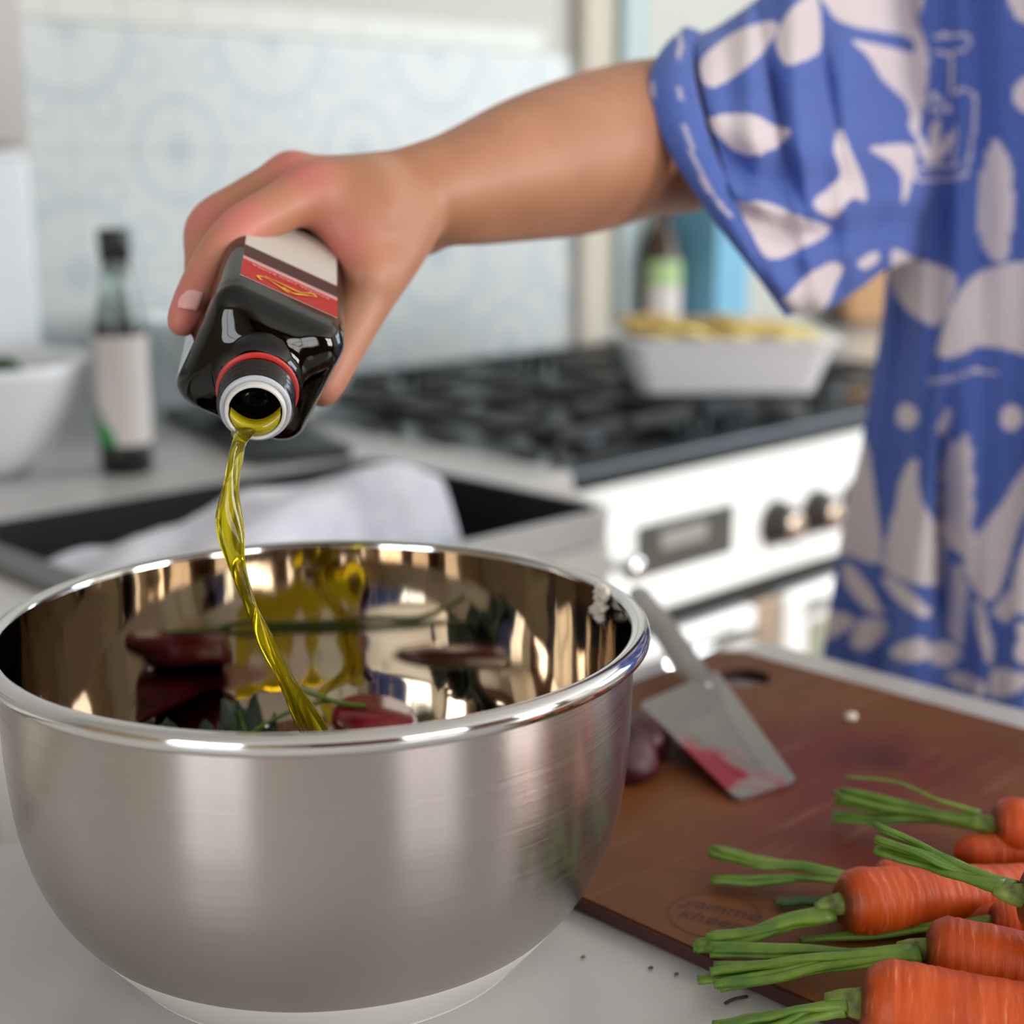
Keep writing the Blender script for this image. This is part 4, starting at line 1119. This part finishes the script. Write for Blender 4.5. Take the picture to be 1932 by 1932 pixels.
# smooth the voxel facets a little
md = np_body.modifiers.new('s', 'SMOOTH'); md.factor = .5; md.iterations = 4
# nail of the index finger
M['nail'] = mat('fingernail', 'E3ABA4', 0.25)
def nail(c, d, n_, L_, wd):
    d = d / np.linalg.norm(d); n_ = n_ - d * (n_ @ d); n_ /= np.linalg.norm(n_); s_ = np.cross(d, n_)
    V = []
    for i in range(9):
        for j in range(9):
            u = i / 8 * 2 - 1; v = j / 8 * 2 - 1
            x = u * L_ * (1 - .18 * v * v) ; y = v * wd * (1 - .10 * max(0, u) ** 3)
            V.append(c + d * x + s_ * y + n_ * (.0016 - .0022 * v * v - .0006 * u * u))
    Fc = [(i * 9 + j, i * 9 + 9 + j, i * 9 + 10 + j, i * 9 + j + 1) for i in range(8) for j in range(8)]
    o = mesh_obj('fingernail', np.array(V) - PO, Fc, M['nail'], pe, True); o.modifiers.new('s', 'SOLIDIFY').thickness = .0006
nc = at(366, 573, .6610); nd = at(343, 606, .657) - at(362, 555, .664)
nl_n = -FW * .95 - RT * .06 + UPC * .25
nail(nc + nl_n / np.linalg.norm(nl_n) * .0071, nd, nl_n, .0070, .0054)

# lower body and head, so the figure is whole
G2 = Field((.80, .00, RZ0 - .02), (1.55, .95, .95), .011)
D2 = G2.new()
tcn = FH * 1.185 + RT * .52
hip = np.array([tcn[0], tcn[1], -.12])
for z0, z1, r0, r1 in ((-.16, .10, .085, .08), (.10, .32, .08, .085)):
    for s in (-.06, .06): G2.cone(D2, (tcn[0], tcn[1] + s, z0), (tcn[0], tcn[1] + s, z1), r0, r1, .04, .06)
for s in (-.085, .085):
    G2.cone(D2, (tcn[0], tcn[1] + s, -.16), (tcn[0] + .01, tcn[1] + s, -.50), .075, .055, .03, .06)
    G2.cone(D2, (tcn[0] + .01, tcn[1] + s, -.50), (tcn[0] + .03, tcn[1] + s, RZ0 + .06), .052, .038, .02, .06)
    G2.cone(D2, (tcn[0] + .02, tcn[1] + s, RZ0 + .035), (tcn[0] - .13, tcn[1] + s, RZ0 + .03), .036, .03, .02, .06)
Vb, Qb = G2.mesh(D2)
np_mesh('trousers', Vb - PO, Qb, mat('dark_trousers', '2A2C33', .8), pe)

# ---- print of the smock, in cloth coordinates (traced motif outlines)
PRINT = [
 [(1321,129),(1336,99),(1397,57),(1461,42),(1461,72),(1412,125),(1363,159),(1333,163)],
 [(1465,72),(1496,15),(1541,-5),(1547,91),(1511,117),(1480,121)],
 [(1549,-40),(1734,-40),(1734,38),(1746,87),(1704,68),(1655,59),(1602,49),(1568,27)],
 [(1609,78),(1690,92),(1723,100),(1722,60),(1745,80),(1753,125),(1738,212),(1730,256),(1715,242),(1711,197),(1666,152),(1636,106)],
 [(1336,231),(1363,218),(1420,218),(1461,239),(1495,246),(1465,277),(1424,292),(1382,280)],
 [(1586,243),(1605,288),(1628,341),(1632,379),(1605,375),(1571,409),(1533,383),(1583,333),(1571,280)],
 [(1640,280),(1715,273),(1727,303),(1719,341),(1708,379),(1700,379),(1700,333),(1674,303)],
 [(1382,383),(1443,383),(1503,405),(1564,428),(1552,447),(1518,466),(1450,489),(1412,432)],
 [(1478,565),(1488,555),(1522,519),(1564,496),(1590,504),(1575,538),(1556,580),(1520,600)],
 [(1617,493),(1651,474),(1655,493),(1628,508)],
 [(1875,265),(1905,303),(1912,379),(1905,466),(1894,493),(1867,485),(1844,424),(1848,349)],
 [(1685,470),(1730,489),(1791,508),(1803,531),(1791,580),(1768,614),(1730,599),(1693,561),(1681,508)],
 [(1799,569),(1844,515),(1932,493),(1990,500),(1990,680),(1932,667),(1852,652),(1799,675),(1768,667),(1784,606)],
 [(1905,-20),(1990,-20),(1990,60),(1932,42),(1915,30)],
 [(1632,830),(1650,917),(1661,1055),(1603,1048),(1575,1040),(1590,954),(1610,903)],
 [(1730,863),(1737,932),(1770,1015),(1770,1102),(1668,1073),(1683,983),(1701,903)],
 [(1820,820),(1835,874),(1835,1008),(1817,1048),(1784,1019),(1773,1008),(1777,888)],
 [(1980,845),(1932,885),(1882,961),(1820,1044),(1835,1106),(1867,1135),(1896,1091),(1932,975),(1980,917)],
 [(1596,1062),(1625,1084),(1665,1149),(1650,1157),(1617,1131),(1592,1091)],
 [(1668,1084),(1708,1106),(1752,1149),(1744,1164),(1701,1139),(1665,1099)],
 [(1545,1153),(1610,1164),(1603,1186),(1546,1207)],
 [(1607,1218),(1617,1178),(1646,1164),(1675,1175),(1661,1207),(1632,1225)],
 [(1679,1233),(1704,1211),(1741,1204),(1744,1240),(1715,1249)],
 [(1784,1135),(1795,1091),(1817,1070),(1824,1117),(1820,1215),(1802,1207),(1788,1178)],
 [(1839,1135),(1857,1142),(1864,1178),(1875,1218),(1867,1254),(1853,1222),(1842,1178)],
 [(1788,1273),(1820,1269),(1860,1291),(1857,1312),(1828,1305),(1795,1287)],
 [(1875,1149),(1915,1110),(1918,1149),(1900,1175),(1886,1167)],
 [(1766,809),(1781,776),(1802,769),(1795,798),(1777,820)],
 # plant drawn inside the outlined jar
 [(1742,303),(1728,262),(1738,257),(1750,280),(1755,240),(1766,225),(1774,232),(1776,280),(1790,250),(1799,262),(1780,296),(1768,308)],
]
OVALS = [(1945,180,34,36),(1712,785,20,24),(1909,788,22,24),(1780,1233,32,25),(1935,1230,22,24),(1744,190,6,7),(1762,183,6,8),(1776,190,6,7),(1790,205,7,8),(1757,205,5,6),(1772,210,6,6)]
LINES = [([(1765,68),(1800,66),(1826,68),(1829,82),(1818,95),(1790,102),(1765,98)],2.6),([(1797,102),(1795,176),(1822,168),(1842,182),(1838,235),(1822,330),(1800,338),(1728,340),(1722,326),(1740,316),(1806,312)],2.8),
         ([(1806,236),(1800,300),(1806,312)],2.2),([(1753,720),(1791,716),(1840,697),(1878,705)],3.0)]
CUFF = [([(1281,62),(1284,85),(1280,112)],8),([(1281,170),(1281,188)],8),([(1292,238),(1306,290),(1330,345),(1362,392),(1378,410)],7),([(1230,160),(1233,180)],8)]
# the same motifs carry on over the part of the cloth beyond the frame
PRINT += [[(x + 330, y + 110) for x, y in p] for p in PRINT[10:26]] + [[(x - 40, y + 330) for x, y in p] for p in PRINT[18:27]]
def in_poly(X, Y, poly):
    r = np.zeros(X.shape, bool); n = len(poly)
    for i in range(n):
        x0, y0 = poly[i]; x1, y1 = poly[(i + 1) % n]
        if y0 == y1: continue
        c = ((y0 > Y) != (y1 > Y)) & (X < (x1 - x0) * (Y - y0) / (y1 - y0) + x0)
        r ^= c
    return r
def seg_d(X, Y, pl):
    d = np.full(X.shape, 1e9)
    for (x0, y0), (x1, y1) in zip(pl[:-1], pl[1:]):
        dx, dy = x1 - x0, y1 - y0
        t = np.clip(((X - x0) * dx + (Y - y0) * dy) / (dx * dx + dy * dy), 0, 1)
        d = np.minimum(d, np.hypot(X - x0 - t * dx, Y - y0 - t * dy))
    return d
def smooth_poly(p):
    P = np.array(list(p), float); n = len(P); out = []
    for i in range(n):
        a, b_, c, d = P[i - 1], P[i], P[(i + 1) % n], P[(i + 2) % n]
        for u in np.linspace(0, 1, 6)[:-1]:
            out.append(tuple(0.5 * (2 * b_ + (c - a) * u + (2 * a - 5 * b_ + 4 * c - d) * u * u + (3 * b_ - a - 3 * c + d) * u ** 3)))
    return out
PRINT = [smooth_poly(p) for p in PRINT]
def print_value(V, cuff=False):
    X, Y, _ = proj(V)
    r = np.zeros(len(V), bool)
    if cuff:
        for pl, w_ in CUFF: r |= seg_d(X, Y, pl) < w_ * .5
        return r.astype(float) * .75
    for p in PRINT: r |= in_poly(X, Y, p)
    for cx, cy, rx, ry in OVALS: r |= ((X - cx) / rx) ** 2 + ((Y - cy) / ry) ** 2 < 1
    for pl, w_ in LINES: r |= seg_d(X, Y, pl) < w_
    return r.astype(float)

M['cloth'] = mat('blue_cotton', '4460B0', 0.85, Sheen_Weight=.1)
N, L, b = nodes(M['cloth'])
at_ = N.new('ShaderNodeAttribute'); at_.attribute_name = 'tint'
tc = N.new('ShaderNodeTexCoord'); nz = N.new('ShaderNodeTexNoise'); nz.inputs['Scale'].default_value = 900; L.new(tc.outputs['Object'], nz.inputs[0])
c1 = N.new('ShaderNodeValToRGB'); c1.color_ramp.elements[0].position = .35; c1.color_ramp.elements[1].position = .65
c1.color_ramp.elements[0].color = lin('3F56A2'); c1.color_ramp.elements[1].color = lin('526EBA'); L.new(nz.outputs['Fac'], c1.inputs[0])
mx = N.new('ShaderNodeMix'); mx.data_type = 'RGBA'; L.new(at_.outputs['Fac'], mx.inputs['Factor']); L.new(c1.outputs[0], mx.inputs['A']); mx.inputs['B'].default_value = lin('D6CBD0')
L.new(mx.outputs['Result'], b.inputs['Base Color'])

def gridmesh(name, V, nu, nv, m, closed=True, cuff=False, thick=.0012):
    i, j = np.meshgrid(np.arange(nu - 1), np.arange(nv if closed else nv - 1), indexing='ij')
    i, j = i.ravel(), j.ravel(); j2 = (j + 1) % nv
    Q = np.stack([i * nv + j, (i + 1) * nv + j, (i + 1) * nv + j2, i * nv + j2], 1)
    o = np_mesh(name, V - PO, Q, m, pe, print_value(V, cuff))
    if thick: 
        md = o.modifiers.new('s', 'SOLIDIFY'); md.thickness = thick; md.offset = 0
    return o
def gauss(x, c, s): return np.exp(-((x - c) / s) ** 2)
# torso of the smock: horizontal rings; left outline follows the photo's hang of the cloth
zt = np.linspace(.50, -.24, 420); nth = 520
th_ = np.linspace(0, 2 * PI, nth, endpoint=False)
lx = np.interp([0], [0], [0])
yk = [-150, 0, 250, 500, 640, 760, 860, 1000, 1100, 1240, 1500, 1800, 2200]
xk = [1700, 1690, 1690, 1676, 1662, 1641, 1626, 1592, 1578, 1556, 1520, 1490, 1460]
dF = 1.17
VV = np.zeros((len(zt), nth, 3))
for a, z in enumerate(zt):
    # pixel row of this height at the torso's depth
    py = proj(np.array([FH * dF + RT * .33 + np.array([0, 0, z])])[0])[1]
    xl = np.interp(py, yk, xk)
    dC = 1.175
    latL = (xl - 966) / F * (dC)
    half = .215 + .02 * max(0, (.2 - z))
    cl = latL + half
    dep = .135 + .01 * max(0, .1 - z)
    sh = 1.0
    if z > .40: sh = math.sqrt(max(0.05, 1 - ((z - .40) / .13) ** 2 * .8))
    cs, sn = np.cos(th_), np.sin(th_)
    # folds: angle pi = left silhouette, -pi/2 .. towards the camera is sn < 0
    low = np.clip((.30 - z) / .5, 0, 1)
    fold = (.0065 * np.sin(th_ * 9 + .8 + 1.5 * z) + .005 * np.sin(th_ * 17 + 2.1 - 3 * z) + .003 * np.sin(th_ * 31 + 4 * z)) * (.7 + 1.7 * low)
    px_ang = np.interp(1790, [1560, 1932], [0, 1])
    r = 1.0
    lat = cl + (half * sh + fold) * cs; fwd = dC + (dep * sh + fold) * sn
    for _ in range(3):
        pxs = 966 + F * lat / (fwd * math.cos(PITCH) + (CH - z) * math.sin(PITCH))
        lat = lat + (xl - pxs.min()) / F * 1.17
    # deep pinched fold
    px = 966 + F * lat / (fwd * math.cos(PITCH) + (CH - z) * math.sin(PITCH))
    front = sn < 0
    g = gauss(px, 1795, 20) * front * np.clip(gauss(z, .06, .10), 0, 1)
    fwd = fwd + .055 * g
    g2 = gauss(px, 1735, 30) * front * np.clip((.45 - z) / .3, 0, 1) * .008
    fwd = fwd - g2
    fwd = fwd + .012 * gauss(px, 1850, 24) * front * np.clip((z - .05) / .3, 0, 1)
    VV[a] = FH[None, :] * (fwd)[:, None] + RT[None, :] * lat[:, None]
    VV[a][:, 2] = z
tv = VV.reshape(-1, 3)
gridmesh('smock_body', tv, len(zt), nth, M['cloth'])

# sleeve: rings from the cuff to the shoulder.  each: top px, bottom px, depth of mid, offset of the near side (px), near bulge
def sleeve():
    nu, nv = 300, 420
    keys = [  # t, topx, topy, botx, boty, depth, near dx, near dy, bulge
        (0.00, 1318, 66, 1482, 584, .955, -40, -12, .086),
        (0.12, 1345, 58, 1500, 592, .962, -30, -8, .090),
        (0.35, 1410, 14, 1560, 586, .985, -14, 0, .094),
        (0.60, 1490, -50, 1620, 545, 1.015, -4, 0, .090),
        (0.80, 1590, -100, 1670, 506, 1.055, 0, 0, .072),
        (1.00, 1800, -150, 1780, 470, 1.15, 0, 0, .030)]
    K = np.array(keys)
    t = np.linspace(0, 1, nu)
    tt = K[:, 0]
    ks = [np.interp(t, tt, K[:, c]) for c in range(1, 9)]
    # smooth the keys
    for c in range(8):
        kk = np.convolve(np.pad(ks[c], 20, mode='edge'), np.ones(41) / 41, 'valid'); ks[c] = kk
    tx, ty, bx, by, d, nx_, ny_, bu_ = ks
    phi = np.linspace(0, 2 * PI, nv, endpoint=False)
    V = np.zeros((nu, nv, 3))
    for i in range(nu):
        u = np.cos(phi)                       # 1 top, -1 bottom
        v = np.sin(phi)                       # 1 near side, -1 far side
        wy = (1 + u) / 2
        mx_ = bx[i] + (tx[i] - bx[i]) * wy; my_ = by[i] + (ty[i] - by[i]) * wy
        X = mx_ + nx_[i] * v; Y = my_ + ny_[i] * v
        dd = d[i] - bu_[i] * v
        s = t[i]
        # draped folds: they radiate from the shoulder and hang across the sleeve
        f = .0060 * np.sin(9 * wy + 5 * s + .5) + .0045 * np.sin(6.0 * s * 4 - 7 * wy) * np.clip(s * 3, 0, 1) + .0035 * np.sin(21 * wy + 8 * s)
        f -= .016 * gauss(wy - (.33 - .26 * s), 0, .045) * np.clip(1.2 - s, 0, 1)        # long diagonal crease above the hanging underside
        f += .008 * gauss(wy - (.42 - .26 * s), 0, .05)
        f -= .008 * gauss(s, .40, .035) * np.clip(wy * 1.5, 0, 1)                            # fold down the upper sleeve
        f -= .006 * gauss(s, .66, .03) * np.clip(wy * 1.5, 0, 1)
        f *= 1.7 * np.clip(v, 0, 1) ** .5 * np.clip(.3 + s * 4, 0, 1)
        dd = dd - f
        P = EYE + (FW[None, :] + RT[None, :] * ((X - 966) / F)[:, None] - UPC[None, :] * ((Y - 966) / F)[:, None]) * dd[:, None]
        V[i] = P
    gridmesh('sleeve', V.reshape(-1, 3), nu, nv, M['cloth'])
    # turned-back cuff: a band proud of the sleeve end
    L_ = [(1296, 52, 1482, 590), (1300, 50, 1488, 600)]
    left = spline([(1292, 52), (1252, 92), (1228, 140), (1228, 185), (1252, 262), (1300, 345), (1368, 440), (1430, 520), (1484, 596)], 120)
    right = spline([(1316, 60), (1306, 96), (1308, 140), (1318, 190), (1338, 262), (1372, 345), (1412, 440), (1448, 520), (1490, 592)], 120)
    nb = 14
    V = []
    for i in range(120):
        u = i / 119
        dn_ = .955 - .092 * math.sin(PI * min(1, u * 1.0)) ** .6
        dfar = .965 + .05 * math.sin(PI * u) ** .7
        row = []
        for j in range(nb):                    # near face, bulging out
            k = j / (nb - 1)
            X = left[i] * (1 - k) + right[i] * k
            row.append(at(X[0], X[1], dn_ - .007 * math.sin(PI * k) + .004 * k))
        V.append(row)
    Vn = np.array(V)
    # far half of the band, mirrored behind the arm
    Vf = []
    for i in range(120):
        u = i / 119
        dfar = .955 + .055 * math.sin(PI * u) ** .6
        row = []
        for j in range(nb):
            k = j / (nb - 1)
            X = left[i] * (1 - k) + right[i] * k
            sh = 60 * math.sin(PI * u)
            row.append(at(X[0] + sh, X[1] + sh * .3, dfar + .004 * math.sin(PI * k)))
        Vf.append(row)
    Vf = np.array(Vf)[::-1]
    A = np.concatenate([Vn, Vf], 0).transpose(1, 0, 2)    # nb x 240
    gridmesh('cuff', A.reshape(-1, 3), nb, 240, M['cloth'], True, True, .0022)
sleeve()
